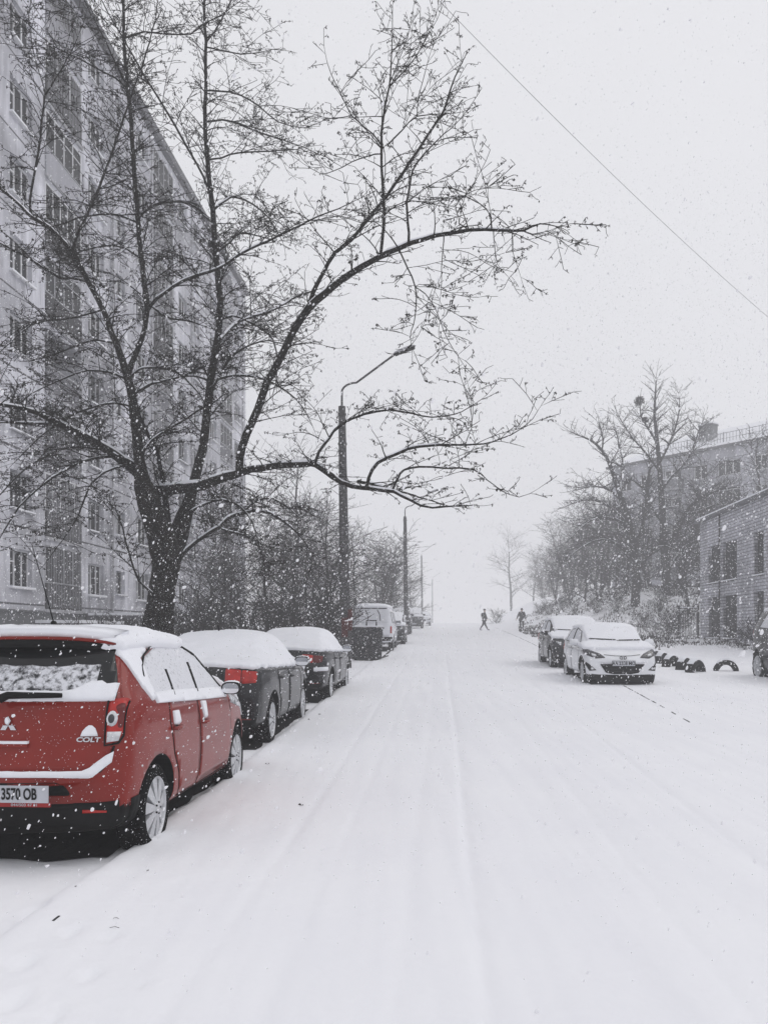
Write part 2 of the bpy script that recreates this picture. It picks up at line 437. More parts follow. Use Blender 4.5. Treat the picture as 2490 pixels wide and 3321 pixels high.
        for ax in A:
            lo = min(v.co[ax] for v in bm.verts); hi = max(v.co[ax] for v in bm.verts); n = int((hi - lo) / res)
            for k in range(1, n + 1):
                co = Vector((0, 0, 0)); co[ax] = lo + (hi - lo) * k / (n + 1); no = Vector((0, 0, 0)); no[ax] = 1
                bmesh.ops.bisect_plane(bm, geom=bm.verts[:] + bm.edges[:] + bm.faces[:], dist=1e-5, plane_co=co, plane_no=no)
        bmesh.ops.triangulate(bm, faces=[f for f in bm.faces if len(f.verts) > 4])
        info = {}
        bad = []
        for v in bm.verts:
            a, b2 = v.co[A[0]], v.co[A[1]]; h = s.ray(axis, a, b2)
            if h is None: bad.append(v); continue
            o_ = off + (fn(a, b2) if fn else 0)
            info[v] = (h[0] + h[1] * o_, h[1])
        for v, (p, n) in info.items(): v.co = p
        if bad: bmesh.ops.delete(bm, geom=bad, context='VERTS')
        # orient outwards
        d = s.ray(axis, 0, .6)[2] if s.ray(axis, 0, .6) else Vector((0, 0, -1))
        dd = {'right': Vector((1, 0, 0)), 'left': Vector((-1, 0, 0)), 'rear': Vector((0, -1, 0)), 'front': Vector((0, 1, 0)), 'top': Vector((0, 0, 1))}[axis]
        bm.normal_update()
        tot = sum(f.normal.dot(dd) * f.calc_area() for f in bm.faces)
        if tot < 0: bmesh.ops.reverse_faces(bm, faces=bm.faces)
        be = [e for e in bm.edges if e.is_boundary]
        if thick and be:
            nmap = {v: info[v][1] for v in info if v.is_valid}
            r = bmesh.ops.extrude_edge_only(bm, edges=be)
            nv = [g for g in r['geom'] if isinstance(g, bmesh.types.BMVert)]
            kd = {tuple(round(c, 6) for c in v.co): n for v, n in nmap.items()}
            for v in nv: v.co = v.co - kd.get(tuple(round(c, 6) for c in v.co), dd) * thick
        me = bpy.data.meshes.new(name); bm.to_mesh(me); bm.free()
        for m in (mats if isinstance(mats, (list, tuple)) else [mats]): me.materials.append(m)
        for p in me.polygons: p.use_smooth = thick < .02
        if thick >= .02:
            for p in me.polygons: p.use_smooth = True
        o = bpy.data.objects.new(name, me); C.objects.link(o); o.parent = parent or s.root
        return o
    def strip(s, axis, line, w, off, name, m, parent=None, close=False):
        """thin raised ribbon following a polyline on the body (door gaps, seals)"""
        mb = MB(); pts = []
        line = list(line) + ([line[0]] if close else [])
        for (a, b2), (c, d) in zip(line[:-1], line[1:]):
            n = max(1, int(math.hypot(c - a, d - b2) / .04))
            for k in range(n): pts.append((a + (c - a) * k / n, b2 + (d - b2) * k / n))
        pts.append(line[-1]); P3 = []
        for p in pts:
            h = s.ray(axis, *p)
            if h: P3.append(h[0] + h[1] * off)
        if len(P3) < 2: return None
        mb.tube(P3, w / 2, 5)
        return mb.build(name, m, parent or s.root, True)
    def wheel(s, x, y, r, w, rimr, rimmat, spokes=9, seed=0, cap=False):
        side = 1 if x > 0 else -1
        mb = MB(); hw = w / 2
        prof = [(-hw, rimr), (-hw * 1.02, rimr + .25 * (r - rimr)), (-hw * 1.03, r - .035), (-hw * .86, r - .008), (-hw * .5, r), (hw * .5, r), (hw * .86, r - .008), (hw * 1.03, r - .035), (hw * 1.02, rimr + .25 * (r - rimr)), (hw, rimr)]
        mb.lathe(prof, 40, 0)
        for k in range(60):                                   # tread blocks
            a = 2 * math.pi * k / 60; mt = Matrix.Rotation(a, 4, 'X')
            mb.box(-hw * .8, hw * .8, -.012, .012, r - .01, r + .002, 0, mt)
        tyre = mb.build('wheel', M['rubber'], s.root, True); tyre.location = (x, y, r - .01)
        mb = MB(); o = side
        mb.lathe([(o * hw * .98, rimr), (o * (hw * .98 - .012), rimr - .012), (o * hw * .35, rimr - .03)], 32, 0)          # lip and barrel
        for k in range(spokes):
            a = 2 * math.pi * k / spokes + seed; mt = Matrix.Rotation(a, 4, 'X')
            wi, wo_ = .018, .05 * 9 / spokes * (1.25 if cap else 1)
            x1 = o * (hw * .95); x0 = o * (hw * .6)
            mb.add([mt @ Vector(v) for v in ((x1 + o * .012, -wi, .045), (x1 + o * .012, wi, .045), (x1 - o * .012, wo_, rimr - .005), (x1 - o * .012, -wo_, rimr - .005),
                                             (x0, -wi, .045), (x0, wi, .045), (x0, wo_, rimr - .005), (x0, -wo_, rimr - .005))],
                   [(0, 1, 2, 3), (4, 7, 6, 5), (0, 3, 7, 4), (1, 5, 6, 2), (0, 4, 5, 1), (3, 2, 6, 7)], 0)
        mb.lathe([(o * (hw * .95 + .02), 0.001), (o * (hw * .95 + .018), .04), (o * (hw * .9), .06)], 16, 0)
        for k in range(5):
            a = 2 * math.pi * k / 5; mb.sphere((o * (hw * .95 + .018), .042 * math.cos(a), .042 * math.sin(a)), .008, 6, 4, 1)
        mb.lathe([(o * hw * .3, 0.001), (o * hw * .3, rimr - .02)], 24, 1)
        rim = mb.build('rim', [rimmat, M['black']], tyre)
        return tyre
    def wheels(s, rimmat=None, spokes=9, rear_only=False):
        P = s.P; W = P['W'] / 2; r = P['wr']; w = P.get('ww', .195)
        for i, y in enumerate(P['ay']):
            for sx in (1, -1):
                s.wheel(sx * (W - w / 2 - .03), y, r, w, r * .73, rimmat or M['rim'], spokes, .3 * i)
    def mirror(s, side, y, z, m=None, snow=True, big=1.0):
        h = s.ray('right' if side > 0 else 'left', y, z - .04)
        bx = h[0].x if h else side * s.P['W'] / 2
        cx = bx + side * .12 * big
        mb = MB(); n = 14
        # housing: rounded shell, flat toward the rear
        prof = [(-.035, 1.0), (-.03, 1.03), (.0, 1.04), (.045, .93), (.08, .7), (.1, .35), (.105, .05)]
        b2 = 0; vs = []; fs = []
        hw, hh = .118 * big, .082 * big
        def shape(t_):
            c, s_ = math.cos(t_), math.sin(t_)
            return (hw * (abs(c) ** .7) * (1 if c > 0 else -1), hh * (abs(s_) ** .75) * (1 if s_ > 0 else -1) * (1 if s_ > 0 else .85))
        for (yy, k) in prof:
            for i in range(20):
                q = shape(2 * math.pi * i / 20); vs.append((cx + side * q[0] * k, y + yy, z + q[1] * k))
        for j in range(len(prof) - 1):
            for i in range(20):
                fs.append((j * 20 + i, j * 20 + (i + 1) % 20, (j + 1) * 20 + (i + 1) % 20, (j + 1) * 20 + i))
        fs.append(tuple(range((len(prof) - 1) * 20, len(prof) * 20)))
        fs.append(tuple(range(0, 20))[::-1])
        mb.add(vs, fs, 0)
        mb.tube([(bx - side * .03, y + .02, z - .05), (cx - side * .08 * big, y + .02, z - .03)], [.03, .024], 8, 1)
        o = mb.build('side_mirror', [m or s.paint, M['black']], s.root, True)
        g = MB(); gv_ = [Vector((cx, y - .037, z))]
        for i in range(20):
            q = shape(2 * math.pi * i / 20); gv_.append(Vector((cx + side * q[0] * .86, y - .038, z + q[1] * .84)))
        g.add(gv_, [(0, i + 1, (i + 1) % 20 + 1) for i in range(20)], 0)
        # lower half of the glass is caked in snow
        sv = [v.copy() for v in gv_[1:] if v.z < z + .005]
        g.build('mirror_glass', [M['mirror']], o)
        if snow:
            g = MB(); q = [Vector((v.x, y - .046, v.z)) for v in sv]
            q2 = [Vector((v.x, y - .036, v.z)) for v in sv]
            g.add(q + q2, [tuple(range(len(q)))] + [(i, (i + 1) % len(q), len(q) + (i + 1) % len(q), len(q) + i) for i in range(len(q))], 0)
            g.build('clinging_snow', M['snow_soft'], o)
            g = MB(); g.sphere((cx, y + .025, z + .072 * big), (.10 * big, .05, .022), 14, 8); g.build('snow_cap', M['snow'], o, True)
        return o
    def handle(s, axis, y, z, m, parent, w=.17, snow=True):
        h = s.ray(axis, y, z)
        if not h: return
        p, n, _ = h; sgn = 1 if axis == 'right' else -1
        mb = MB()
        mb.tube([p + Vector((sgn * .0, -w / 2, 0)), p + Vector((sgn * .035, -w / 2 + .03, 0)), p + Vector((sgn * .038, w / 2 - .03, 0)), p + Vector((0, w / 2, 0))], [.014, .017, .017, .014], 8, 0)
        mb.sphere(p - Vector((sgn * .004, 0, .005)), (.012, w * .38, .032), 12, 8, 1)
        return mb.build('handle', [m, M['black']], parent, True)
    def snow_layer(s, keep, name='snow_cover', t=.05, side=.3, m=None, namp=.012, parent=None, drop=.05):
        bm = s.bm0.copy(); bm.normal_update()
        dele = [f for f in bm.faces if not keep(f.calc_center_median(), f.normal)]
        bmesh.ops.delete(bm, geom=dele, context='FACES')
        lv = [v for v in bm.verts if not v.link_faces]
        bmesh.ops.delete(bm, geom=lv, context='VERTS')
        for _ in range(3): # smooth the torn edge
            for v in bm.verts:
                if v.is_boundary:
                    nb = [e.other_vert(v) for e in v.link_edges if e.is_boundary]
                    if len(nb) == 2: v.co = v.co * .5 + (nb[0].co + nb[1].co) * .25
        nrm = {v: v.normal.copy() for v in bm.verts}
        for v, n in nrm.items():
            nz = max(0, n.z); a = noise.noise(v.co * 2.2) * 1.2 + noise.noise(v.co * 7) * .6 + noise.noise(v.co * 22) * .3
            th = t * (side + (1 - side) * nz ** .7)
            if v.is_boundary: th *= .55
            v.co = v.co + n * (th + namp * a * (.7 + nz)) 
        be = [e for e in bm.edges if e.is_boundary]
        src = {tuple(v.co): nrm[v] for v in bm.verts}
        r = bmesh.ops.extrude_edge_only(bm, edges=be)
        for g in r['geom']:
            if isinstance(g, bmesh.types.BMVert): g.co = g.co - src.get(tuple(g.co), Vector((0, 0, 1))) * (t + drop)
        me = bpy.data.meshes.new(name); bm.to_mesh(me); bm.free(); me.materials.append(m or M['snow'])
        for p in me.polygons: p.use_smooth = True
        o = bpy.data.objects.new(name, me); C.objects.link(o); o.parent = parent or s.root
        return o
    def text(s, txt, size, pos, rot, m, name, parent=None, ext=.003, xs=1.0, shear=0, bold=0):
        cu = bpy.data.curves.new(name, 'FONT'); cu.body = txt; cu.size = size; cu.extrude = ext; cu.align_x = 'CENTER'; cu.align_y = 'CENTER'; cu.shear = shear; cu.offset = bold
        tmp = bpy.data.objects.new(name, cu); C.objects.link(tmp); bpy.context.view_layer.update()
        me = eval_mesh(tmp); bpy.data.objects.remove(tmp)
        for v in me.vertices: v.co.x *= xs
        me.materials.clear(); me.materials.append(m)
        o = bpy.data.objects.new(name, me); C.objects.link(o); o.parent = parent or s.root; o.location = pos; o.rotation_euler = rot
        return o
    def finish(s): s.bm0.free()
M['mirror'] = mat('mirror_glass', (.35, .36, .38), .08, .1, 5, metal=.9)

# material of windows under a crust of thin snow
def crust(name, cover, scale=30, base=(.03, .032, .035), col=(.70, .71, .75)):
    m, t, b = NM(name); tc = t.nodes.new('ShaderNodeTexCoord')
    n = nd(t, 'ShaderNodeTexNoise', Scale=float(scale), Detail=6, Roughness=.65); t.links.new(tc.outputs['Object'], n.inputs['Vector'])
    r = ramp(t, n.outputs['Fac'], [(max(0, 1 - cover - .12), base), (min(1, 1 - cover + .06), col)])
    t.links.new(r.outputs[0], b.inputs['Base Color']); b.inputs['Roughness'].default_value = .8
    bp = nd(t, 'ShaderNodeBump', Strength=.5, Distance=.01); t.links.new(n.outputs['Fac'], bp.inputs['Height']); t.links.new(bp.outputs[0], b.inputs['Normal'])
    return m
M['crust_thick'] = crust('snow_crust', .63, 40)
M['crust_thin'] = crust('patchy_snow_crust', .50, 22)
M['crust_fine'] = crust('fine_snow_crust', .60, 45, (.40, .40, .42))
def lumpy(axis_scale, amp):
    return lambda a, b2: amp * (noise.noise(Vector((a * axis_scale, b2 * axis_scale, 1))) * .7 + noise.noise(Vector((a * axis_scale * 3, b2 * axis_scale * 3, 2))) * .5)

def place(root, x, y, rz, sink=.04):
    root.location = (x, y, min(G(x, y), G(x + .7, y), G(x - .7, y)) - sink + .0); root.rotation_euler = (0, 0, rz)
HEAD = -math.atan(.058)

# ---------- 1. red hatchback, nearest on the left
root = empty('parked_car', (0, 0, 0), label='red hatchback with snowy roof, nearest car at the left edge', cat='car')
red = paint('red_paint', (.215, .011, .005), dust=.12)
P = dict(W=1.695, paint=red, ay=(-1.25, 1.25), wr=.318, ww=.20, dark_below=.24, dark_fn=lambda q: q.z < .44 and q.y < -1.58, roof_w=.71, curve=.16,
         top=[(-1.93, .56), (-1.915, .66), (-1.875, .74), (-1.85, .90), (-1.82, 1.06), (-1.77, 1.15), (-1.60, 1.39), (-1.48, 1.54), (-1.42, 1.565), (-1.1, 1.58), (-.6, 1.585), (-.1, 1.565), (.3, 1.50), (.7, 1.32), (1.05, 1.12), (1.22, 1.03), (1.5, .94), (1.8, .82), (1.95, .68), (2.0, .58)],
         belt=[(-1.95, 1.16), (-1.2, 1.10), (0, 1.03), (1.2, .96), (2, .9)],
         plan=[(-1.93, .90), (-1.8, .955), (-1.5, .985), (-1.0, 1), (1.0, 1), (1.5, .97), (1.85, .90), (2.0, .82)],
         bottom=[(-1.93, .27), (-1.6, .22), (1.7, .2), (2, .25)])
c = Car(root, P); A = c
c.wheels(spokes=9)
# tailgate, its window and everything on it
tg = c.patch('rear', [(-.62, .66), (.62, .66), (.70, .84), (.72, 1.12), (.60, 1.50), (-.60, 1.50), (-.72, 1.12), (-.70, .84)], .006, 'tailgate', red, res=.05, thick=.02, round_=.06)
rw = c.patch('rear', [(-.69, 1.125), (.69, 1.125), (.655, 1.27), (.565, 1.505), (-.565, 1.505), (-.655, 1.27)], .012, 'rear_window', M['glass'], tg, res=.05, thick=.02, round_=.05)
# snow stuck to the lower rear window
def crustshape(seed, x0, x1, zb, zt, amp):
    top = []; n = 22
    for i in range(n + 1):
        x = x1 + (x0 - x1) * i / n
        top.append((x, zt(x) + amp * noise.noise(Vector((x * 9, seed, 0))) + amp * .6 * noise.noise(Vector((x * 31, seed, 3)))))
    return [(x0, zb), (x1, zb)] + top
c.patch('rear', crustshape(3, -.60, .53, 1.17, lambda x: 1.355 - .04 * (x < -.2), .02), .020, 'clinging_snow', M['crust_thin'], tg, res=.02, thick=.012, fn=lumpy(16, .012))
c.patch('rear', crustshape(5, -.1, .675, 1.125, lambda x: 1.185 + .06 * sm((x - .35) / .2) - .015 * (x > .58), .012), .035, 'snow_heap', M['snow_soft'], tg, res=.025, thick=.03, fn=lumpy(14, .012))
c.patch('rear', crustshape(8, -.60, .0, 1.125, lambda x: 1.172 + .02 * math.sin(x * 5), .008), .04, 'snow_heap', M['snow_soft'], tg, res=.025, thick=.035, fn=lumpy(10, .01))
# wiper: dark arm lying on the sill of the window
mb = MB(); w3 = []
for i in range(9):
    x = -.05 + .40 * i / 8; h = c.ray('rear', x, 1.135 - .02 * (i == 0)); w3.append(h[0] + h[1] * (.075))
mb.tube(w3, [.03, .026, .024, .022, .021, .020, .019, .018, .016], 8); mb.build('wiper', M['black'], tg, True)
# spoiler lip above the window
mb = MB(); n = 16
sp = []
for i in range(n + 1):
    x = -.60 + 1.20 * i / n; q = 1 - (abs(x) / .60) ** 3
    yb = -1.64 + .16 * (x / .60) ** 2
    z_ = 1.520 + .045 * q
    sp.append([(x, yb, z_), (x, yb + .015, z_ - .018), (x, yb + .26, z_ - .01), (x, yb + .28, z_ + .035)])
vs = [v for s_ in sp for v in s_]; fs = []
for i in range(n):
    for k in range(4): fs.append((i * 4 + k, i * 4 + (k + 1) % 4, (i + 1) * 4 + (k + 1) % 4, (i + 1) * 4 + k))
fs += [(0, 1, 2, 3), (n * 4 + 3, n * 4 + 2, n * 4 + 1, n * 4)]
mb.add(vs, fs); sp_ = mb.build('spoiler', [red], c.root, True)
mb = MB(); mb.add([(v[0] * .99, v[1] + .012, v[2] - .020 - (.035 if i % 4 in (1, 2) else 0)) for i, v in enumerate(vs)], fs); mb.build('spoiler_underside', [M['black']], sp_, True)
mb = MB(); mb.add([(v[0] * .97, v[1] + .03, v[2] + (.055 if i % 4 in (0, 3) else .01) + .006 * noise.noise(Vector(v) * 9)) for i, v in enumerate(vs)], fs); mb.build('spoiler_snow', [M['snow']], sp_, True)
lx = lambda a: .645 + (a - .575) * .12 / .19
# lights: wrap the corner, so a rear and a side pane of the same lamp
for sx in (1, -1):
    l = c.patch('rear', [(sx * lx(a), b2) for a, b2 in ((.575, .845), (.70, .865), (.757, .95), (.765, 1.12), (.72, 1.145), (.575, 1.13))], .014, 'taillight', M['lens_red'], res=.04, thick=.03, round_=.03)
    c.patch('rear', [(sx * lx(a), b2) for a, b2 in ((.68, .95), (.735, .95), (.74, 1.10), (.70, 1.11), (.64, 1.09), (.69, 1.04))], .018, 'lens', M['lens_dark_red'], l, res=.04, thick=.01, round_=.03)
    c.patch('rear', [(sx * lx(a), b2) for a, b2 in ((.585, .855), (.70, .865), (.725, .925), (.585, .925))], .021, 'reversing_lens', M['lens_clear'], l, res=.04, thick=.01)
    ring = [(sx * lx(.625 + .055 * math.cos(2 * math.pi * k / 16)), 1.01 + .05 * math.sin(2 * math.pi * k / 16)) for k in range(16)]
    c.patch('rear', ring, .023, 'indicator_lens', M['lens_clear'], l, res=.04, thick=.01)
    ring = [(sx * lx(.618 + .032 * math.cos(2 * math.pi * k / 12)), 1.01 + .030 * math.sin(2 * math.pi * k / 12)) for k in range(12)]
    c.patch('rear', ring, .026, 'bulb', M['lamp_dark'], l, res=.04, thick=.01)
    c.strip('rear', [(sx * lx(a), b2) for a, b2 in ((.565, 1.14), (.565, .835), (.70, .85), (.745, .90), (.752, 1.12))], .014, .012, 'seal', M['black'], l)
# tailgate edge, bumper top shelf of snow
c.strip('rear', [(.70, .83), (.665, .72), (.62, .665), (-.62, .665), (-.665, .72), (-.70, .83)], .014, .008, 'seam', M['black'], tg)
shelf = []
for i in range(31):
    x = .70 - 1.40 * i / 30; a = abs(x); up = sm((a - .50) / .22) * .125
    shelf.append((x, .672 + up + .004 * noise.noise(Vector((x * 12, 0, 0))) - .0))
low = []
for i in range(31):
    x = -.69 + 1.38 * i / 30; a = abs(x); up = sm((a - .56) / .16) * .10
    low.append((x, .634 + up))
c.patch('rear', shelf + low, .038, 'bumper_snow', M['snow_soft'], res=.03, thick=.05)
# badge letters, emblem and the snow above them
h = c.ray('rear', .54, .86); rx = math.radians(90)
c.text('COLT', .043, (.54, h[0].y - .016, .878), (rx, 0, 0), M['chrome'], 'badge_lettering', tg, .006, 1.45, .15, .0015)
c.patch('rear', [(.485, .898), (.595, .898), (.588, .92), (.575, .95), (.555, .968), (.535, .97), (.515, .955), (.495, .93)], .022, 'clinging_snow', M['snow_soft'], tg, res=.02, thick=.02, fn=lumpy(30, .004))
h = c.ray('rear', 0, .96); em = MB()
for k in range(3):
    a = math.radians(90 + 120 * k); d = Vector((math.cos(a), 0, math.sin(a))); pz = Vector((-math.sin(a), 0, math.cos(a)))
    L_ = .062; q = [Vector((0, 0, 0)), d * L_ * .5 + pz * L_ * .29, d * L_, d * L_ * .5 - pz * L_ * .29]
    em.add([v + Vector((0, -.010, 0)) for v in q] + [v for v in q], [(0, 1, 2, 3), (0, 4, 5, 1), (1, 5, 6, 2), (2, 6, 7, 3), (3, 7, 4, 0)])
e = em.build('emblem', M['chrome'], tg); e.location = (.01, h[0].y - .008, .975)
mb = MB(); mb.sphere((0, h[0].y - .012, 1.005), (.018, .010, .026), 10, 6); mb.build('clinging_snow', M['snow_soft'], tg, True)
# number plate recess, handle strip with snow, plate
c.patch('rear', [(-.42, .50), (.42, .50), (.36, .60), (-.36, .60)], .004, 'plate_recess', M['black'], res=.05, thick=.01, round_=.03)
h = c.ray('rear', 0, .86)
mb = MB(); mb.box(-.20, .155, h[0].y - .03, h[0].y + .02, .835, .855); o = mb.build('boot_handle', red, tg)
mb = MB(); mb.box(-.20, .155, h[0].y - .032, h[0].y + .02, .856, .872); mb.build('snow_cap', M['snow_soft'], tg)
py_ = min(c.ray('rear', 0, .53)[0].y, c.ray('rear', 0, .60)[0].y, c.ray('rear', 0, .64)[0].y) + .012
mb = MB(); mb.box(-.20, .32, py_ - .030, py_ - .018, .475, .587, 0); pl = mb.build('number_plate', M['plate'], c.root)
mb = MB(); mb.box(-.21, .33, py_ - .026, py_ - .006, .447, .475, 0); mb.build('plate_holder', M['red_ink'], pl)
c.text('3570 OB', .104, (.125, py_ - .034, .530), (rx, 0, 0), M['ink'], 'plate_lettering', pl, .001, .63, 0, .0025)
c.text('044/503 47 81', .026, (.16, py_ - .028, .461), (rx, 0, 0), M['plate'], 'holder_lettering', pl, .001, 1.2)
# black lower bumper, reflector, exhaust side
lowpoly = [(-.74, .24), (.74, .24), (.74, .47), (.6, .455), (.44, .45), (.40, .44), (-.40, .44), (-.44, .45), (-.6, .455), (-.74, .47)]
c.patch('rear', lowpoly, .010, 'lower_bumper', M['black'], res=.06, thick=.03)
c.patch('right', [(-1.68, .25), (-1.58, .22), (-1.585, .475), (-1.70, .47)], .010, 'lower_bumper', M['black'], res=.06, thick=.02)
for sx in (1, -1): c.patch('rear', [(sx * .50, .385), (sx * .66, .39), (sx * .66, .402), (sx * .50, .408)], .018, 'reflector', M['lens_red'], res=.05, thick=.01)
# sides
for ax, sx in (('right', 1), ('left', -1)):
    rear_d = [(-.98, .92), (-.95, 1.06), (-.22, 1.015), (-.19, .30), (-.72, .30), (-.78, .50), (-.90, .66)]
    front_d = [(-.19, 1.013), (.82, .955), (.90, .80), (.86, .42), (.80, .31), (-.16, .30)]
    rd = c.patch(ax, rear_d, .004, 'rear_door', red, res=.08, thick=.01); fd = c.patch(ax, front_d, .004, 'front_door', red, res=.08, thick=.01)
    c.strip(ax, [(-.96, 1.07), (-.99, .92), (-.91, .66), (-.78, .49), (-.72, .30)], .010, .000, 'seam', M['black'], rd)
    c.strip(ax, [(-.20, 1.02), (-.175, .6), (-.19, .42), (-.22, .30)], .010, .000, 'seam', M['black'], fd)
    c.strip(ax, [(.90, .93), (.90, .78), (.86, .42), (.80, .31)], .008, .000, 'seam', M['black'], fd)
    c.strip(ax, [(-.72, .30), (-.2, .29), (.80, .30)], .014, .002, 'sill_seam', M['black'])
    c.handle(ax, -.86, .855, red, rd); c.handle(ax, -.06, .82, red, fd)
    if sx > 0:
        c.patch(ax, [(-.92, .99), (-.80, .985), (-.77, .89), (-.84, .875), (-.92, .885)], .02, 'clinging_snow', M['snow_soft'], rd, res=.03, thick=.02, round_=.015)
        c.patch(ax, [(-.12, 1.0), (.01, .99), (.01, .855), (-.07, .845)], .02, 'clinging_snow', M['snow_soft'], fd, res=.03, thick=.02, round_=.015)
    # arched side glass: crust of snow, dark seals and pillars
    glass = [(-1.26, 1.10), (-.2, 1.05), (.86, .99), (.62, 1.20), (.34, 1.36), (.0, 1.455), (-.35, 1.49), (-.75, 1.475), (-1.10, 1.41), (-1.25, 1.33), (-1.32, 1.22)]
    g = c.patch(ax, glass, .010, 'side_window', M['crust_thick'], res=.05, thick=.02, round_=.05, fn=lumpy(12, .006))
    c.strip(ax, [(.87, 1.0), (.62, 1.215), (.34, 1.375), (.05, 1.455)], .026, .010, 'seal', M['black'], g)
    c.strip(ax, [(-.12, 1.487), (-.45, 1.50)], .016, .016, 'seal', M['black'], g); c.strip(ax, [(-.55, 1.50), (-.75, 1.487)], .014, .016, 'seal', M['black'], g)
    c.strip(ax, [(-.85, 1.475), (-1.12, 1.42), (-1.27, 1.34), (-1.32, 1.27)], .016, .016, 'seal', M['black'], g)
    for (a, b2, w_) in (((-.77, 1.30), (-.80, 1.10), .03), ((-.10, 1.33), (-.14, 1.08), .035)):
        c.strip(ax, [a, ((a[0] + b2[0]) / 2, (a[1] + b2[1]) / 2 - .0), b2], w_, .006, 'pillar', M['crust_dark'] if 'crust_dark' in M else M['black'], g)
    c.patch(ax, [(-1.22, 1.075), (-.2, 1.015), (.80, .965), (.86, 1.0), (.80, 1.055), (.3, 1.085), (-.2, 1.11), (-.9, 1.145), (-1.25, 1.15)], .020, 'snow_ledge', M['snow_soft'], res=.04, thick=.04, fn=lumpy(8, .008))
    c.patch(ax, [(-1.47, 1.44), (-1.44, 1.30), (-1.40, 1.20), (-1.30, 1.10), (-1.22, 1.12), (-1.22, 1.40), (-1.0, 1.455), (-.95, 1.50), (-1.42, 1.49)], .018, 'pillar_snow', M['snow_soft'], res=.04, thick=.03, fn=lumpy(14, .012))
    c.mirror(sx, .76, 1.05, M['black'], True, .78)
    c.patch(ax, [(.95, .90), (1.5, .80), (1.75, .70), (1.82, .86), (1.2, 1.03), (.95, 1.02)], .006, 'fender_snow', M['fender_dust'] if 'fender_dust' in M else M['crust_thin'], res=.05, thick=.01)
    c.patch('front', [(sx * .45, .62), (sx * .78, .70), (sx * .80, .86), (sx * .55, .80)], .012, 'headlight', M['lens_clear'], res=.05, thick=.02, round_=.03)
c.patch('front', [(-.55, 1.05), (.55, 1.05), (.50, 1.45), (-.50, 1.45)], .01, 'windscreen', M['crust_thick'], res=.08, thick=.02, round_=.05)
c.patch('front', [(-.4, .32), (.4, .32), (.5, .5), (-.5, .5)], .01, 'grille', M['black'], res=.06, thick=.02, round_=.04)
c.snow_layer(lambda p, n: p.z > 1.49 - .03 * (abs(p.x) > .45) and p.y > -1.49 and n.z > .25 and p.y < .75, t=.08, side=.35)
c.snow_layer(lambda p, n: p.y > .95 and n.z > .8 and p.z > .8, name='bonnet_snow', t=.05)
mb = MB()
mb.sphere((.03, -1.22, 1.665), (.02, .035, .02), 10, 6); mb.tube([(.03, -1.22, 1.67), (.0, -1.31, 1.92), (-.05, -1.40, 2.24)], [.005, .0035, .0025], 6)
mb.build('aerial', M['black'], c.root, True)
c.finish(); place(root, -2.520, 7.74, HEAD, .0); root.location.z = -.070; root.scale = (1.045,) * 3

# ---------- generic fittings shared by the other cars
def fit(c, ax_list=('right', 'left'), door=None, glass=None, hand=None, glassmat=None, mir=None, mirmat=None, ledge=None):
    for ax, sx in (('right', 1), ('left', -1)):
        for i, (nm, poly) in enumerate(door or []):
            d = c.patch(ax, poly, .004, nm, c.paint, res=.1, thick=.01)
            c.strip(ax, poly, .009, .001, 'seam', M['black'], d, True)
            if hand: c.handle(ax, hand[i][0], hand[i][1], c.paint, d)
        if glass:
            for poly in glass:
                g = c.patch(ax, poly, .010, 'side_window', glassmat or M['crust_thick'], res=.06, thick=.02, round_=.04)
                c.strip(ax, poly, .016, .010, 'seal', M['black'], g, True)
        if mir: c.mirror(sx, mir[0], mir[1], mirmat)
def plate(c, axis, z, txt, xo=0, w=.52, h=.112, holder=False):
    hh = c.ray(axis, xo, z); sgn = -1 if axis == 'rear' else 1; y = hh[0].y + sgn * .02
    mb = MB(); mb.box(xo - w / 2 - .008, xo + w / 2 + .008, y - .006, y + .006, z - h / 2 - .008, z + h / 2 + .008, 1)
    mb.box(xo - w / 2, xo + w / 2, min(y + sgn * .004, y + sgn * .010), max(y + sgn * .004, y + sgn * .010), z - h / 2, z + h / 2, 0)
    p = mb.build('number_plate', [M['plate'], M['black']], c.root)
    if txt: c.text(txt, h * 1.0, (xo, y + sgn * .012, z), (math.radians(90), 0, math.radians(180) if sgn > 0 else 0), M['ink'], 'plate_lettering', p, .001, .86, 0, .0025)
    return p
dark = paint('charcoal_paint', (.014, .015, .017), dust=.16)
dark2 = paint('dark_grey_paint', (.014, .015, .017), dust=.2)

# ---------- 2. dark liftback
SEDAN_TOP = [(-2.12, .52), (-2.10, .70), (-2.07, .92), (-2.03, 1.02), (-1.95, 1.045), (-1.62, 1.10), (-1.3, 1.24), (-1.0, 1.36), (-.72, 1.42), (-.3, 1.45), (.1, 1.45), (.4, 1.40), (.8, 1.20), (1.12, 1.02), (1.3, .97), (1.7, .88), (2.0, .76), (2.15, .6), (2.18, .52)]
PS = dict(W=1.76, ay=(-1.30, 1.30), wr=.315, ww=.205, dark_below=.24, roof_w=.76, top=SEDAN_TOP,
          belt=[(-2.2, 1.0), (-1.2, .985), (0, .95), (1.3, .90), (2.2, .86)],
          plan=[(-2.12, .90), (-1.95, .955), (-1.5, .99), (-1, 1), (1.2, 1), (1.7, .965), (2.05, .9), (2.18, .8)],
          bottom=[(-2.12, .27), (-1.7, .22), (1.8, .2), (2.18, .25)], sub=3)
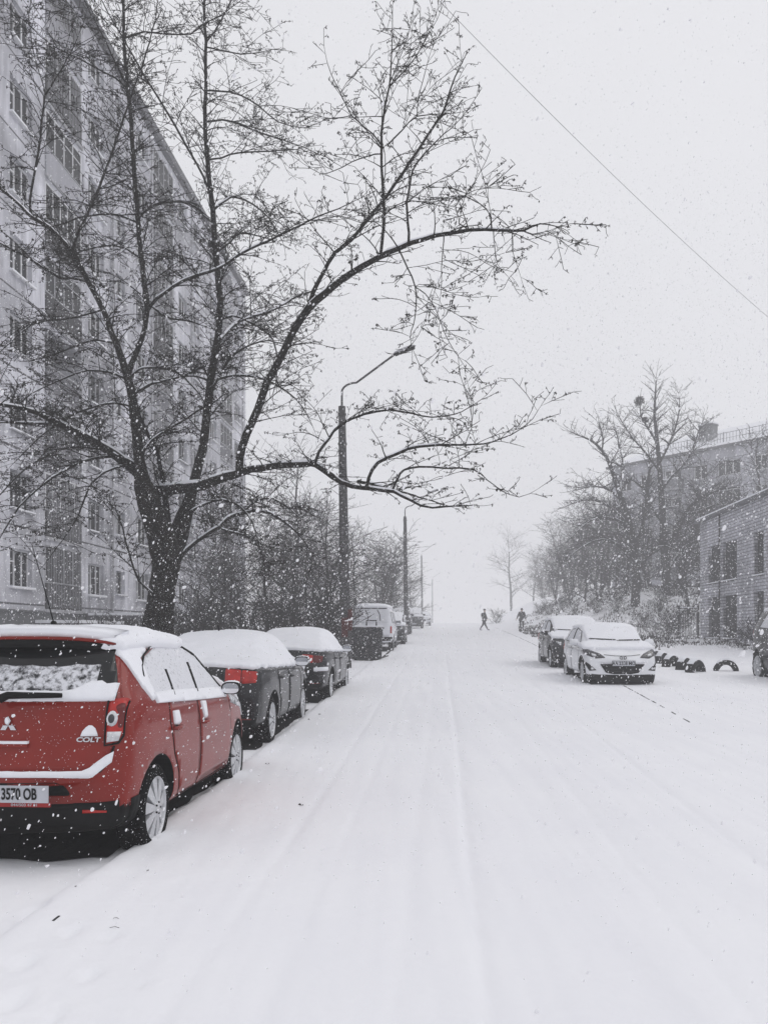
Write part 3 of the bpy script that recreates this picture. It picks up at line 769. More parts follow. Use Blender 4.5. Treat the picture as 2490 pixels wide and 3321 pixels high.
def saloon(label, paintmat, x, y, rz, kind, SC_=1.0):
    root = empty('parked_car', (0, 0, 0), label=label, cat='car', group='cars parked along the left kerb')
    P = dict(PS); P['paint'] = paintmat; P['roof_w'] = .66; c = Car(root, P); c.wheels(spokes=8 if kind == 'a' else 10)
    fit(c, door=[('rear_door', [(-.95, .90), (-.93, .955), (-.15, .93), (-.15, .28), (-.78, .28), (-.84, .5), (-.93, .66)]), ('front_door', [(-.12, .93), (.9, .89), (.95, .7), (.88, .3), (-.12, .28)])],
        hand=[(-.78, .84), (.02, .82)], mir=(.72, 1.0), mirmat=paintmat)
    for ax, sx in (('right', 1), ('left', -1)):
        g = c.patch(ax, [(-1.32, 1.0), (-.2, .975), (.9, .93), (.70, 1.12), (.40, 1.28), (.1, 1.35), (-.5, 1.345), (-.95, 1.25)], .012, 'side_window', M['crust_thick'], res=.06, thick=.02, round_=.04)
        tl = [(.40, .84), (.59, .825), (.59, .985), (.40, 1.0)] if kind == 'a' else [(.34, .80), (.59, .78), (.59, .93), (.38, .945)]
        inner = c.patch('rear', [(sx * a, b2) for a, b2 in tl], .016, 'taillight', M['lens_red'], res=.05, thick=.03, round_=.02)
        tl = [(.60, .82), (.775, .83), (.78, .965), (.60, .985)] if kind == 'a' else [(.60, .775), (.76, .79), (.78, .91), (.60, .93)]
        c.patch('rear', [(sx * a, b2) for a, b2 in tl], .012, 'taillight', M['lens_red'] if kind == 'a' else M['lens_dark_red'], res=.05, thick=.03, round_=.02)
        c.patch('front', [(sx * .45, .62), (sx * .84, .68), (sx * .85, .80), (sx * .5, .74)], .012, 'headlight', M['lens_clear'], res=.05, thick=.02, round_=.03)
        c.patch('rear', [(sx * .50, .37), (sx * .72, .37), (sx * .72, .385), (sx * .50, .385)], .014, 'reflector', M['lens_dark_red'], res=.05, thick=.01)
    c.patch('rear', [(-.75, .24), (.75, .24), (.78, .40), (-.78, .40)], .008, 'lower_bumper', M['black'], res=.08, thick=.02)
    c.strip('rear', [(-.6, .62), (.6, .62)], .012, .004, 'seam', M['black'])
    c.strip('rear', [(-.36, .985), (-.35, .66), (.35, .66), (.36, .985)], .010, .004, 'seam', M['black'])
    plate(c, 'rear', .54 if kind == 'a' else .72, None)
    if kind == 'b':
        c.patch('rear', [(.60, .62), (.84, .62), (.84, .70), (.60, .69)], .03, 'bumper_snow', M['snow_soft'], res=.04, thick=.05, round_=.02)
    # snow over everything above the belt
    nz_ = lambda p: .025 * noise.noise(p * 6) + .022 * noise.noise(p * 21)
    rear_lip = .985 if kind == 'a' else .975
    c.snow_layer(lambda p, n: p.z > max(.955, interp(P['belt'], p.y) + .01) + nz_(p) + .05 * (p.y < -1.98), t=.05, side=.42, namp=.014)
    c.snow_layer(lambda p, n: p.y > .9 and n.z > .75 and p.z > .8, name='bonnet_snow', t=.06)
    mb = MB(); h = c.ray('top', -.05, -.6); mb.tube([h[0] + Vector((0, 0, .06)), h[0] + Vector((0, -.05, .13))], [.012, .008], 6); mb.build('aerial', M['black'], c.root)
    c.finish(); place(root, x, y, rz, .05); root.scale = (SC_,) * 3; return root
dx = .86
saloon('dark grey liftback deep in snow, second car from the front in the left row', dark, -2.38, 13.10, HEAD, 'a', 1.06)
saloon('black saloon with snow covered roof, parked just in front of the dumpster', dark2, -1.82, 18.35, HEAD - .02, 'b')

# ---------- 3. van
root = empty('parked_van', (0, 0, 0), label='boxy white van seen from behind, parked just beyond the dumpster', cat='van', group='cars parked along the left kerb')
vanp = paint('van_paint', (.72, .73, .77), dust=.4)
P = dict(W=1.78, paint=vanp, ay=(-1.45, 1.45), wr=.32, ww=.20, dark_below=.34, roof_w=.86, curve=.06,
         top=[(-2.35, .6), (-2.33, 1.1), (-2.27, 1.7), (-2.2, 1.84), (-2.1, 1.90), (0, 1.93), (1.0, 1.88), (1.3, 1.75), (1.75, 1.3), (1.9, 1.12), (2.3, .95), (2.38, .6)],
         belt=[(-2.4, 1.12), (0, 1.1), (2.4, 1.02)], plan=[(-2.35, .96), (-2.1, .985), (-1.5, 1), (1.5, 1), (2.1, .93), (2.38, .82)],
         bottom=[(-2.35, .34), (2.38, .28)], sub=2)
c = Car(root, P); c.wheels(spokes=6)
fit(c, door=[('sliding_door', [(-.75, 1.08), (.35, 1.08), (.35, .34), (-.75, .34)]), ('front_door', [(.4, 1.08), (1.4, 1.06), (1.4, .6), (1.2, .34), (.4, .34)])], hand=[(.2, .98), (.6, .96)],
    glass=[[(-1.9, 1.18), (-.85, 1.18), (-.85, 1.62), (-1.95, 1.62)], [(-.7, 1.18), (.3, 1.18), (.3, 1.62), (-.7, 1.62)], [(.45, 1.16), (1.5, 1.12), (1.05, 1.6), (.45, 1.62)]], mir=(1.25, 1.2), mirmat=M['black'])
tg = c.patch('rear', [(-.74, .62), (.74, .62), (.76, 1.15), (.68, 1.80), (-.68, 1.80), (-.76, 1.15)], .006, 'tailgate', vanp, res=.1, thick=.02, round_=.06)
w = c.patch('rear', [(-.68, 1.16), (.68, 1.16), (.62, 1.74), (-.62, 1.74)], .012, 'rear_window', M['crust_fine'], tg, res=.08, thick=.02, round_=.06)
for a in (-.28, .22): c.strip('rear', [(a, 1.70), (a + .10, 1.52), (a + .13, 1.25)], .035, .014, 'pillar', M['black'], w)
c.strip('rear', [(-.62, 1.76), (.62, 1.76)], .03, .012, 'seal', M['black'], w)
for sx, ax in ((1, 'right'), (-1, 'left')):
    c.patch('rear', [(sx * .76, .72), (sx * .825, .72), (sx * .825, 1.02), (sx * .76, 1.02)], .012, 'taillight', M['lens_red'], res=.05, thick=.02)
    c.patch('front', [(sx * .5, .7), (sx * .84, .72), (sx * .84, .9), (sx * .5, .86)], .012, 'headlight', M['lens_clear'], res=.05, thick=.02)
c.patch('rear', [(-.84, .34), (.84, .34), (.84, .58), (-.84, .58)], .03, 'bumper', M['black'], res=.08, thick=.04, round_=.03)
c.patch('rear', [(-.5, .64), (.5, .64), (.46, .78), (-.46, .78)], .02, 'clinging_snow', M['crust_thin'], tg, res=.05, thick=.02)
plate(c, 'rear', .87, None)
c.snow_layer(lambda p, n: p.z > 1.78 and n.z > .1, t=.08, side=.4)
c.finish(); place(root, -.36 - .01, 36.9, HEAD, .03)

# ---------- cars facing the camera
def facing(label, paintmat, x, y, rz, hgt=1.45, wid=1.74, group='cars parked along the left kerb', detail='plain', cat='car', name='parked_car'):
    k = hgt / 1.45
    root = empty(name, (0, 0, 0), label=label, cat=cat, group=group)
    top = [(-1.92, .55), (-1.90, .8), (-1.84, 1.05), (-1.70, 1.25), (-1.5, 1.40), (-1.2, 1.43), (-.5, 1.46), (0, 1.45), (.30, 1.39), (.75, 1.17), (1.08, 1.0), (1.25, .95), (1.6, .87), (1.82, .76), (1.96, .64), (2.0, .52)]
    P = dict(W=wid, paint=paintmat, ay=(-1.27, 1.27), wr=.315 * (1 + (k - 1) * .6), ww=.2, dark_below=.26, roof_w=.76, top=[(a, b2 * k) for a, b2 in top],
             belt=[(-1.95, 1.06 * k), (-1, 1.0 * k), (0, .95 * k), (1.2, .89 * k), (2, .84 * k)], curve=.2,
             plan=[(-1.92, .9), (-1.75, .96), (-1.3, 1), (1.2, 1), (1.6, .975), (1.85, .93), (2.0, .86)], bottom=[(-1.92, .26), (1.2, .2), (1.7, .10 if detail == 'white' else .19), (2.0, .10 if detail == 'white' else .21)], sub=2)
    c = Car(root, P); c.wheels(spokes=10)
    z = lambda v: v * k
    fit(c, door=[('rear_door', [(-.95, z(.92)), (-.9, z(.98)), (-.2, z(.94)), (-.2, .28), (-.75, .28), (-.82, .5)]), ('front_door', [(-.17, z(.94)), (.85, z(.88)), (.9, z(.7)), (.85, .3), (-.17, .28)])],
        hand=[(-.78, z(.84)), (-.05, z(.82))], glass=[[(-1.15, z(1.04)), (-.22, z(1.0)), (-.22, z(1.37)), (-.9, z(1.33))], [(-.14, z(1.0)), (.80, z(.95)), (.35, z(1.28)), (-.14, z(1.37))]],
        glassmat=M['crust_fine'], mir=(.68, z(1.0)), mirmat=paintmat)
    ws = c.patch('front', [(-.66, z(1.02)), (.66, z(1.02)), (.55, z(1.40)), (-.55, z(1.40))], .01, 'windscreen', M['glass'], res=.08, thick=.02, round_=.05)
    for sx in (1, -1):
        if detail == 'white':
            hl = [(.40, .655), (.62, .635), (.84, .73), (.86, .875), (.72, .83), (.50, .74)]
            fl = [(.60, .36), (.76, .345), (.84, .54), (.82, .555)]
        else:
            hl = [(.42, z(.62)), (.80, z(.62)), (.86, z(.80)), (.60, z(.76))]; fl = [(.60, .33), (.78, .33), (.78, .42), (.60, .42)]
        H = c.patch('front', [(sx * a, b2) for a, b2 in hl], .012, 'headlight', M['lamp_dark'], res=.04, thick=.03, round_=.02)
        c.patch('front', [(sx * a * .98 + sx * .01, b2) for a, b2 in ((.60, z(.68)), (.70, z(.70)), (.70, z(.75)), (.60, z(.72)))], .02, 'lens', M['lens_clear'], H, res=.04, thick=.02)
        Fg = c.patch('front', [(sx * a, b2) for a, b2 in fl], .012, 'fog_lamp', M['black'], res=.04, thick=.03, round_=.01)
        c.patch('front', [(sx * (.70 + .03 * math.cos(q)), .40 + .03 * math.sin(q)) for q in [i * math.pi / 5 for i in range(10)]], .02, 'lens', M['lens_clear'], Fg, res=.05, thick=.02)
        c.patch('rear', [(sx * .62, z(.8)), (sx * .84, z(.8)), (sx * .84, z(1.0)), (sx * .66, z(1.0))], .012, 'taillight', M['lens_red'], res=.05, thick=.02)
    if detail == 'white':
        gr = c.patch('front', [(-.52, .505), (.52, .505), (.38, .30), (.2, .268), (-.2, .268), (-.38, .30)], .014, 'grille', M['black'], res=.05, thick=.03, round_=.02)
        for zz in (.33, .39, .45): c.strip('front', [(-.4, zz), (.4, zz)], .012, .018, 'slat', M['lamp_dark'], gr)
        c.strip('front', [(-.42, .725), (-.2, .70), (0, .695), (.2, .70), (.42, .725)], .014, .004, 'seam', M['black'])
        h = c.ray('front', 0, .655); mb = MB(); ring = [(.078 * math.cos(a), .012, .042 * math.sin(a)) for a in [i * math.pi / 10 for i in range(21)]]
        mb.tube(ring, .008, 6); mb.tube([(-.035, .012, -.028), (-.022, .012, .028)], .007, 6); mb.tube([(.022, .012, -.028), (.035, .012, .028)], .007, 6); mb.tube([(-.03, .012, -.006), (.03, .012, .006)], .007, 6)
        e = mb.build('emblem', M['chrome_dull'], c.root, True); e.location = (0, h[0].y + .01, .655)
        plate(c, 'front', .525, 'AA 2358 MO')
        c.patch('front', [(-.80, .11), (.80, .11), (.80, .235), (-.80, .235)], .012, 'lower_bumper', M['black'], res=.06, thick=.03)
        c.patch('right', [(.95, .20), (.95, .255), (-.9, .255), (-.9, .20)], .006, 'sill', M['black'], res=.08, thick=.02)
        c.patch('left', [(.95, .20), (.95, .255), (-.9, .255), (-.9, .20)], .006, 'sill', M['black'], res=.08, thick=.02)
    else:
        c.patch('front', [(-.35, z(.66)), (.35, z(.66)), (.30, z(.50)), (-.30, z(.50))], .012, 'grille', M['black'], res=.05, thick=.02, round_=.03)
        c.patch('front', [(-.7, .22), (.7, .22), (.7, .32), (-.7, .32)], .012, 'lower_bumper', M['black'], res=.06, thick=.03)
        plate(c, 'front', .44, None)
    t_ = .07
    # snow on roof, windscreen and bonnet
    c.snow_layer(lambda p, n: (p.z > z(1.36) and n.z > .2) or (n.z > .42 and p.y > .2 and p.z > z(.84) - .0 and abs(p.x) < (.66 if p.z > z(.99) else .82)), t=t_, side=.5, namp=.008)
    # wipers resting over the snow at the foot of the windscreen
    for a0, a1, nm in ((-.60, -.02, 0), (.0, .62, 1)):
        q = []
        for i in range(8):
            x_ = a0 + (a1 - a0) * i / 7; h = c.ray('front', x_, z(1.0) + .03 * i / 7 * (1 if nm else -.5)); q.append(h[0] + h[1] * .085)
        mb = MB(); mb.tube(q, .014, 6); mb.build('wiper', M['black'], c.root)
    c.finish(); place(root, x, y, rz, .07); return root
M['chrome_dull'] = mat('dull_chrome', (.10, .10, .11), .35, .3, 20, metal=.4)
white = paint('white_paint', (.78, .79, .82))
FR = math.pi + HEAD
facing('snowy white hatchback facing the camera on the right side of the street', white, 5.74, 21.55, FR + .0, group=None, detail='white')
facing('dark hatchback facing the camera half hidden behind the snowy white hatchback', dark, 6.02, 26.8, FR, hgt=1.58, wid=1.76, group=None)
facing('dark saloon facing the camera, directly beyond the white van', dark, .30, 43.0, FR, hgt=1.62)
facing('tall grey car facing the camera with snow on its windscreen, beyond the dark saloon', dark2, 1.10, 60.0, FR, hgt=2.0, wid=1.8)
facing('small far off dark car facing the camera with both mirrors showing', dark, 2.72, 76.0, FR, hgt=1.85, wid=1.76)
facing('low car buried in snow, farthest of the left row near the crest', vanp, 4.1, 88.0, FR, hgt=1.45)
facing('tall dark car cut off by the right edge of the picture', dark2, 10.78, 20.9, FR, hgt=1.95, wid=1.86, group=None)
# ------------------------------------------------------------------ buildings
def streaky(name, c0, c1, joints=None, stain=.5, brick=None, snowd=0):
    """rendered or panel wall: vertical dirt streaks, panel joints or brick courses; object space x along the wall, z up"""
    m, t, b = NM(name); tc = t.nodes.new('ShaderNodeTexCoord')
    mp = nd(t, 'ShaderNodeMapping'); mp.inputs['Scale'].default_value = (2.2, 1, .22); t.links.new(tc.outputs['Object'], mp.inputs[0])
    n1 = nd(t, 'ShaderNodeTexNoise', Scale=1.0, Detail=8, Roughness=.65); t.links.new(mp.outputs[0], n1.inputs['Vector'])
    n2_ = nd(t, 'ShaderNodeTexNoise', Scale=.35, Detail=7); t.links.new(tc.outputs['Object'], n2_.inputs['Vector'])
    r = ramp(t, n1.outputs['Fac'], [(.32, c0), (.62, c1)])
    r2 = ramp(t, n2_.outputs['Fac'], [(.35, (1 - stain,) * 3), (.6, (1, 1, 1))])
    mu = t.nodes.new('ShaderNodeMixRGB'); mu.blend_type = 'MULTIPLY'; mu.inputs[0].default_value = 1
    t.links.new(r.outputs[0], mu.inputs[1]); t.links.new(r2.outputs[0], mu.inputs[2]); out = mu.outputs[0]
    if joints:
        sx = t.nodes.new('ShaderNodeSeparateXYZ'); t.links.new(tc.outputs['Object'], sx.inputs[0])
        for ax, per, off, w in joints:
            a = nd(t, 'ShaderNodeMath', operation='ADD'); t.links.new(sx.outputs[ax], a.inputs[0]); a.inputs[1].default_value = off + 100 * per
            md = nd(t, 'ShaderNodeMath', operation='MODULO'); t.links.new(a.outputs[0], md.inputs[0]); md.inputs[1].default_value = per
            lt = nd(t, 'ShaderNodeMath', operation='LESS_THAN'); t.links.new(md.outputs[0], lt.inputs[0]); lt.inputs[1].default_value = w
            mi = t.nodes.new('ShaderNodeMixRGB'); t.links.new(lt.outputs[0], mi.inputs[0]); t.links.new(out, mi.inputs[1]); mi.inputs[2].default_value = (c0[0] * .25, c0[1] * .25, c0[2] * .25, 1); out = mi.outputs[0]
    if brick:
        mp2 = nd(t, 'ShaderNodeMapping'); mp2.inputs['Rotation'].default_value = (math.radians(90), 0, 0); t.links.new(tc.outputs['Object'], mp2.inputs[0])
        cb = t.nodes.new('ShaderNodeCombineXYZ'); sx = t.nodes.new('ShaderNodeSeparateXYZ'); t.links.new(tc.outputs['Object'], sx.inputs[0])
        t.links.new(sx.outputs[0], cb.inputs[0]); t.links.new(sx.outputs[2], cb.inputs[1])
        br = nd(t, 'ShaderNodeTexBrick', Scale=1.0); br.inputs['Brick Width'].default_value = brick[0]; br.inputs['Row Height'].default_value = brick[1]; br.inputs['Mortar Size'].default_value = brick[2]
        br.inputs['Color1'].default_value = (1, 1, 1, 1); br.inputs['Color2'].default_value = (.72, .72, .74, 1); br.inputs['Mortar'].default_value = (.28, .28, .28, 1); br.inputs['Bias'].default_value = -.2
        t.links.new(cb.outputs[0], br.inputs['Vector'])
        mu = t.nodes.new('ShaderNodeMixRGB'); mu.blend_type = 'MULTIPLY'; mu.inputs[0].default_value = 1
        t.links.new(out, mu.inputs[1]); t.links.new(br.outputs[0], mu.inputs[2]); out = mu.outputs[0]
    t.links.new(out, b.inputs['Base Color']); b.inputs['Roughness'].default_value = .92; b.inputs['Specular IOR Level'].default_value = .2
    bp = nd(t, 'ShaderNodeBump', Strength=.5, Distance=.03); t.links.new(n1.outputs['Fac'], bp.inputs['Height']); t.links.new(bp.outputs[0], b.inputs['Normal'])
    return m
WC = {}
M['twig_far'] = mat('far_twig', (.02, .019, .018), .95, .3, 3, snow=1.05, snow_n=3)
def wall_with_openings(mb, W, z0, z1, ops, m=0, rev=.25, mrev=None, u0=0):
    """outer face in the plane y=0 (outside is -y); ops = (u0,u1,z0,z1,depth)"""
    us = sorted(set([u0, W] + [o[0] for o in ops] + [o[1] for o in ops])); zs = sorted(set([z0, z1] + [o[2] for o in ops] + [o[3] for o in ops]))
    def inside(u, z): return any(o[0] < u < o[1] and o[2] < z < o[3] for o in ops)
    for a, b2 in zip(us[:-1], us[1:]):
        for c, d in zip(zs[:-1], zs[1:]):
            if not inside((a + b2) / 2, (c + d) / 2): mb.quad((a, 0, c), (b2, 0, c), (b2, 0, d), (a, 0, d), m)
    for o in ops:
        a, b2, c, d, dp = o; mm_ = mrev if mrev is not None else m
        mb.quad((a, 0, c), (a, 0, d), (a, dp, d), (a, dp, c), mm_); mb.quad((b2, 0, c), (b2, dp, c), (b2, dp, d), (b2, 0, d), mm_)
        mb.quad((a, 0, c), (a, dp, c), (b2, dp, c), (b2, 0, c), mm_); mb.quad((a, 0, d), (b2, 0, d), (b2, dp, d), (a, dp, d), mm_)
def add_window(root, u, z, w, h, mull, fm, y=.16, t=.06, sill=True, cache={}, glass=None, transom=None):
    """window > pane; frames stand in the opening"""
    key = (round(w, 2), round(h, 2), tuple(mull), fm.name, transom, sill)
    if key not in cache:
        mb = MB()
        mb.box(0, w, 0, .07, 0, t); mb.box(0, w, 0, .07, h - t, h); mb.box(0, t, .002, .068, t, h - t); mb.box(w - t, w, .002, .068, t, h - t)
        for q in mull: mb.box(q * w - t * .5, q * w + t * .5, -.004, .066, t, h - t)
        if transom: mb.box(t, w * mull[0] - t * .5 if mull else w - t, -.002, .064, h * transom - t / 2, h * transom + t / 2)
        if sill:
            mb.box(-.06, w + .06, -.30, -.003, -.045, -.012, 0); mb.box(-.05, w + .05, -.29, -.006, -.011, .05, 1)
        o = mb.build('window', [fm, M['snow']]); g = MB(); g.quad((t, .04, t), (w - t, .04, t), (w - t, .04, h - t), (t, .04, h - t)); gl = g.build('pane', glass or M['glass_building'])
        cache[key] = (o.data, gl.data); bpy.data.objects.remove(o); bpy.data.objects.remove(gl)
    a, b2 = cache[key]
    o = bpy.data.objects.new('window', a); C.objects.link(o); o.parent = root; o.location = (u, y, z)
    g = bpy.data.objects.new('pane', b2); C.objects.link(g); g.parent = o
    return o
M['panel_wall'] = streaky('panel_wall', (.40, .40, .44), (.78, .78, .84), [(2, 2.8, -2.35 + .06, .07)], .55)
M['plinth'] = streaky('plinth_wall', (.12, .125, .13), (.17, .175, .18), None, .2)
M['loggia_dark'] = streaky('loggia_sheet_dark', (.035, .035, .036), (.08, .08, .085), [(0, .16, 0, .02)], .4)
M['loggia_grey'] = streaky('loggia_sheet_grey', (.13, .13, .14), (.22, .22, .245), [(0, .2, 0, .015)], .4)
M['loggia_pale'] = streaky('loggia_sheet_pale', (.33, .33, .36), (.42, .42, .46), None, .15)
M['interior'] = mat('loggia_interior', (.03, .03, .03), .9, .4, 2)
M['frame_grey'] = mat('weathered_frame', (.34, .34, .36), .7, .3, 3)
M['curtain'] = mat('net_curtain_glass', (.09, .09, .10), .2, .4, 2)
M['roof_tar'] = mat('roof_edge_metal', (.10, .10, .11), .7, .3, 2, snow=1.0)

# tall panel block on the left
X0 = -15.2; y0 = 16.0; yE = 64.9
ang = math.atan2(1, K); Lw = (yE - y0) * math.hypot(1, K)
base = (X0 + K * y0, y0, .3)
bz = lambda z: z - .3
root = empty('apartment_building', base, ang, 'nine storey grey panel apartment block towering over the left side of the street', 'building')
mb = MB(); ops = []; wins = []; logs = []
PER = 25.5
def S(y): return (y - y0) * math.hypot(1, K)
cols = []
for k in range(-1, 3):
    o = k * PER
    cols += [(29.4 + o, 31.0 + o, 'w'), (32.0 + o, 35.2 + o, 'l'), (35.95 + o, 37.6 + o, 'w'), (39.0 + o, 40.1 + o, 's'), (41.6 + o, 43.3 + o, 'w'), (44.1 + o, 47.3 + o, 'l'), (48.3 + o, 49.9 + o, 'w'), (51.2 + o, 52.4 + o, 'w')]
nf = 9
for (a, b2, kd) in cols:
    if a < y0 + .5 or b2 > yE - .4: continue
    for f in range(nf):
        zf = 2.35 + 2.8 * f - .3
        if kd == 'l': ops.append((S(a), S(b2), zf + .12, zf + 2.62, 1.25)); logs.append((S(a), S(b2), zf + .12, zf + 2.62, f))
        elif kd == 's': ops.append((S(a), S(b2), zf + 1.0, zf + 2.15, .22)); wins.append((S(a), zf + 1.0, S(b2) - S(a), 1.15, [.5], f))
        else: ops.append((S(a), S(b2), zf + .85, zf + 2.25, .22)); wins.append((S(a), zf + .85, S(b2) - S(a), 1.40, [.36, .70] if (b2 - a) > 1.5 else [.5], f))
H = 28.6 - .3
ent = [(S(36.4), S(38.6), 0.05, 1.85, .5)]
wall_with_openings(mb, Lw, 2.05, H - .75, ops)
wall = mb.build('wall', M['panel_wall'], root)
mb = MB(); wall_with_openings(mb, Lw, -1.5, 2.05, ent); 
mb.quad((S(36.4), .5, .05), (S(38.6), .5, .05), (S(38.6), .5, 1.85), (S(36.4), .5, 1.85))
for v in mb.v: v.y += .06
mb.box(0, Lw, -.02, .06, 2.05, 2.12)
mb.build('plinth', M['plinth'], root)
mb = MB(); mb.quad((Lw, 0, -1.5), (Lw, 12, -1.5), (Lw, 12, H - .75), (Lw, 0, H - .75)); mb.quad((0, 12, -1.5), (0, 0, -1.5), (0, 0, H - .75), (0, 12, H - .75)); mb.quad((Lw, 12, -1.5), (0, 12, -1.5), (0, 12, H - .75), (Lw, 12, H - .75))
mb.build('end_wall', M['panel_wall'], root)
mb = MB(); mb.box(-.1, Lw + .12, -.28, 12.2, H - .75, H - .55, 0); mb.box(-.05, Lw + .08, -.10, .12, H - .55, H, 0); mb.box(0, Lw, .12, 12, H - .55, H - .4, 1)
mb.build('roof', [M['roof_tar'], M['snow']], root)
RW = random.Random(5)
wins.sort(key=lambda w: (w[0]))
for i, (u, z, w, h, ml, f) in enumerate(wins[:100]):
    add_window(root, u, z, w, h, ml, M['frame_white'] if RW.random() < .6 else M['frame_grey'], transom=None if RW.random() < .6 else .68, cache=WC)
for (a, b2, z, zt, f) in logs[:100]:
    w = b2 - a; h = zt - z; kd = RW.random(); mb = MB()
    sheet = M['loggia_dark'] if kd < .55 else (M['loggia_grey'] if kd < .85 else M['loggia_pale'])
    if f == 0: sheet = M['loggia_dark']
    mb.box(.02, w - .02, -.05, .0, .03, 1.02, 0)                                     # balustrade sheet
    mb.box(-.03, w + .03, -.09, .02, -.10, .02, 1); mb.box(.0, w, -.07, .03, 1.03, 1.08, 1)
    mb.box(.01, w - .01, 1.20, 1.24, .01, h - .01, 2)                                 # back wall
    if RW.random() < .8:
        n = RW.choice((3, 4, 5))
        for k in range(n + 1):
            x = w * k / n; x = min(max(x, .03), w - .03); mb.box(x - .028, x + .028, -.02, .04, 1.08, h - .03, 3)
        mb.box(0, w, -.02, .04, h - .06, h - .01, 3)
        if RW.random() < .5: mb.box(0, w, -.015, .035, 1.08 + (h - 1.1) * .68, 1.12 + (h - 1.1) * .68, 3)
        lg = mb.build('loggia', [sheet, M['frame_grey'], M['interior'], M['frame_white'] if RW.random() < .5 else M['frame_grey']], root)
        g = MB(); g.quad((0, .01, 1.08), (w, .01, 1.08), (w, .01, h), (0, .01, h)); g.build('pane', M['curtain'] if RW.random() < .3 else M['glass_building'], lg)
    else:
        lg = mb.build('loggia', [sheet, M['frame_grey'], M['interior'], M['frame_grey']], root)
    lg.location = (a, -.0, z)
    if f == 0 or RW.random() < .3:                                                    # iron grille in front of the lowest one
        g = MB()
        for k in range(int(w / .14)): g.box(.07 + k * .14, .085 + k * .14, -.10, -.085, .1, h - .1)
        g.box(.02, w - .02, -.105, -.088, 1.05, 1.08); g.build('grille', M['frame_grey'], lg)
# drain pipes
for yy in (38.4, 44.0 - .45, 50.6, 63.6):
    mb = MB(); mb.tube([(S(yy), -.10, .2), (S(yy), -.10, H - .8)], .055, 8); mb.build('drainpipe', M['frame_grey'], root)
# entrance with canopy, low side roof
mb = MB(); a, b2 = S(35.6), S(41.4)
mb.box(a, b2, -2.6, -.08, 1.75, 2.02, 0); mb.box(a + .05, b2 - .05, -2.5, -.12, 2.02, 2.13, 1)
for xx in (a + .25, b2 - .25, (a + b2) / 2): mb.box(xx - .09, xx + .09, -2.45, -2.27, -.6, 1.75, 2)
mb.build('entrance_canopy', [M['roof_tar'], M['snow'], M['frame_grey']], root)
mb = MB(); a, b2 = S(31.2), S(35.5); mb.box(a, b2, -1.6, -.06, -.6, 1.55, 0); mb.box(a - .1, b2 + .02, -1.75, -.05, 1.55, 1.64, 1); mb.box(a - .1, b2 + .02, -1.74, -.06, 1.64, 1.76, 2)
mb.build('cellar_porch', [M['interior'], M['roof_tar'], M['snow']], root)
mb = MB(); mb.box(S(36.7), S(38.2), .3, .36, .05, 1.8, 0); mb.box(S(37.9), S(37.95), .26, .30, .9, 1.0, 1); mb.build('door', [M['interior'], M['frame_grey']], root)

# two storey brick building on the right
Xb = 15.85; yN, yF = 30.0, 50.9
M['brick'] = streaky('pale_brick', (.44, .44, .48), (.64, .64, .70), None, .35, brick=(.52, .17, .022))
ang2 = math.atan2(-1, -K); Lb = (yF - yN) * math.hypot(1, K)
root = empty('brick_building', (Xb + K * yF, yF, .5), ang2, 'two storey pale brick building with narrow dark windows at the right edge', 'building')
def S2(y): return (yF - y) * math.hypot(1, K)
Hb = 7.75
ops = []; wl = []
for (ya, yb) in ((49.4, 47.3), (46.9, 44.6), (42.2, 40.9), (39.3, 37.6), (35, 33.4)):
    for (za, zb) in ((.75, 3.15), (3.95, 6.15)):
        ops.append((S2(ya), S2(yb), za, zb, .3)); wl.append((S2(ya), za, S2(yb) - S2(ya), zb - za))
mb = MB(); wall_with_openings(mb, Lb, -1.5, Hb, ops); mb.quad((0, 9, -1.5), (0, 0, -1.5), (0, 0, Hb), (0, 9, Hb)); mb.quad((Lb, 0, -1.5), (Lb, 9, -1.5), (Lb, 9, Hb), (Lb, 0, Hb))
mb.build('wall', M['brick'], root)
mb = MB(); mb.box(-.25, Lb + .2, -.30, 9.3, Hb, Hb + .16, 0); mb.box(-.2, Lb + .15, -.22, 9.2, Hb + .16, Hb + .27, 1); mb.build('roof', [M['roof_tar'], M['snow']], root)
mb = MB(); mb.box(0, Lb, -.12, -.005, -.9, .32, 0); mb.box(0, Lb, -.10, -.006, .32, .37, 1); mb.build('base_course', [M['plinth'], M['snow']], root)
M['rust_frame'] = mat('dark_frame', (.018, .018, .018), .7, .3, 5)
for (u, z, w, h) in wl:
    o = add_window(root, u, z, w, h, [.5], M['rust_frame'], y=.2, t=.07, cache=WC)
    g = MB()
    for k in range(int(w / .13)): g.box(.06 + k * .13, .078 + k * .13, -.155, -.14, .05, h * .72)
    for zz in (.1, h * .35, h * .7): g.box(.02, w - .02, -.16, -.14, zz, zz + .03)
    g.build('window_bars', M['rust_frame'], o)
mb = MB(); mb.tube([(S2(47.1), -.10, -.3), (S2(47.1), -.10, Hb)], .05, 8); mb.build('drainpipe', M['rust_frame'], root)

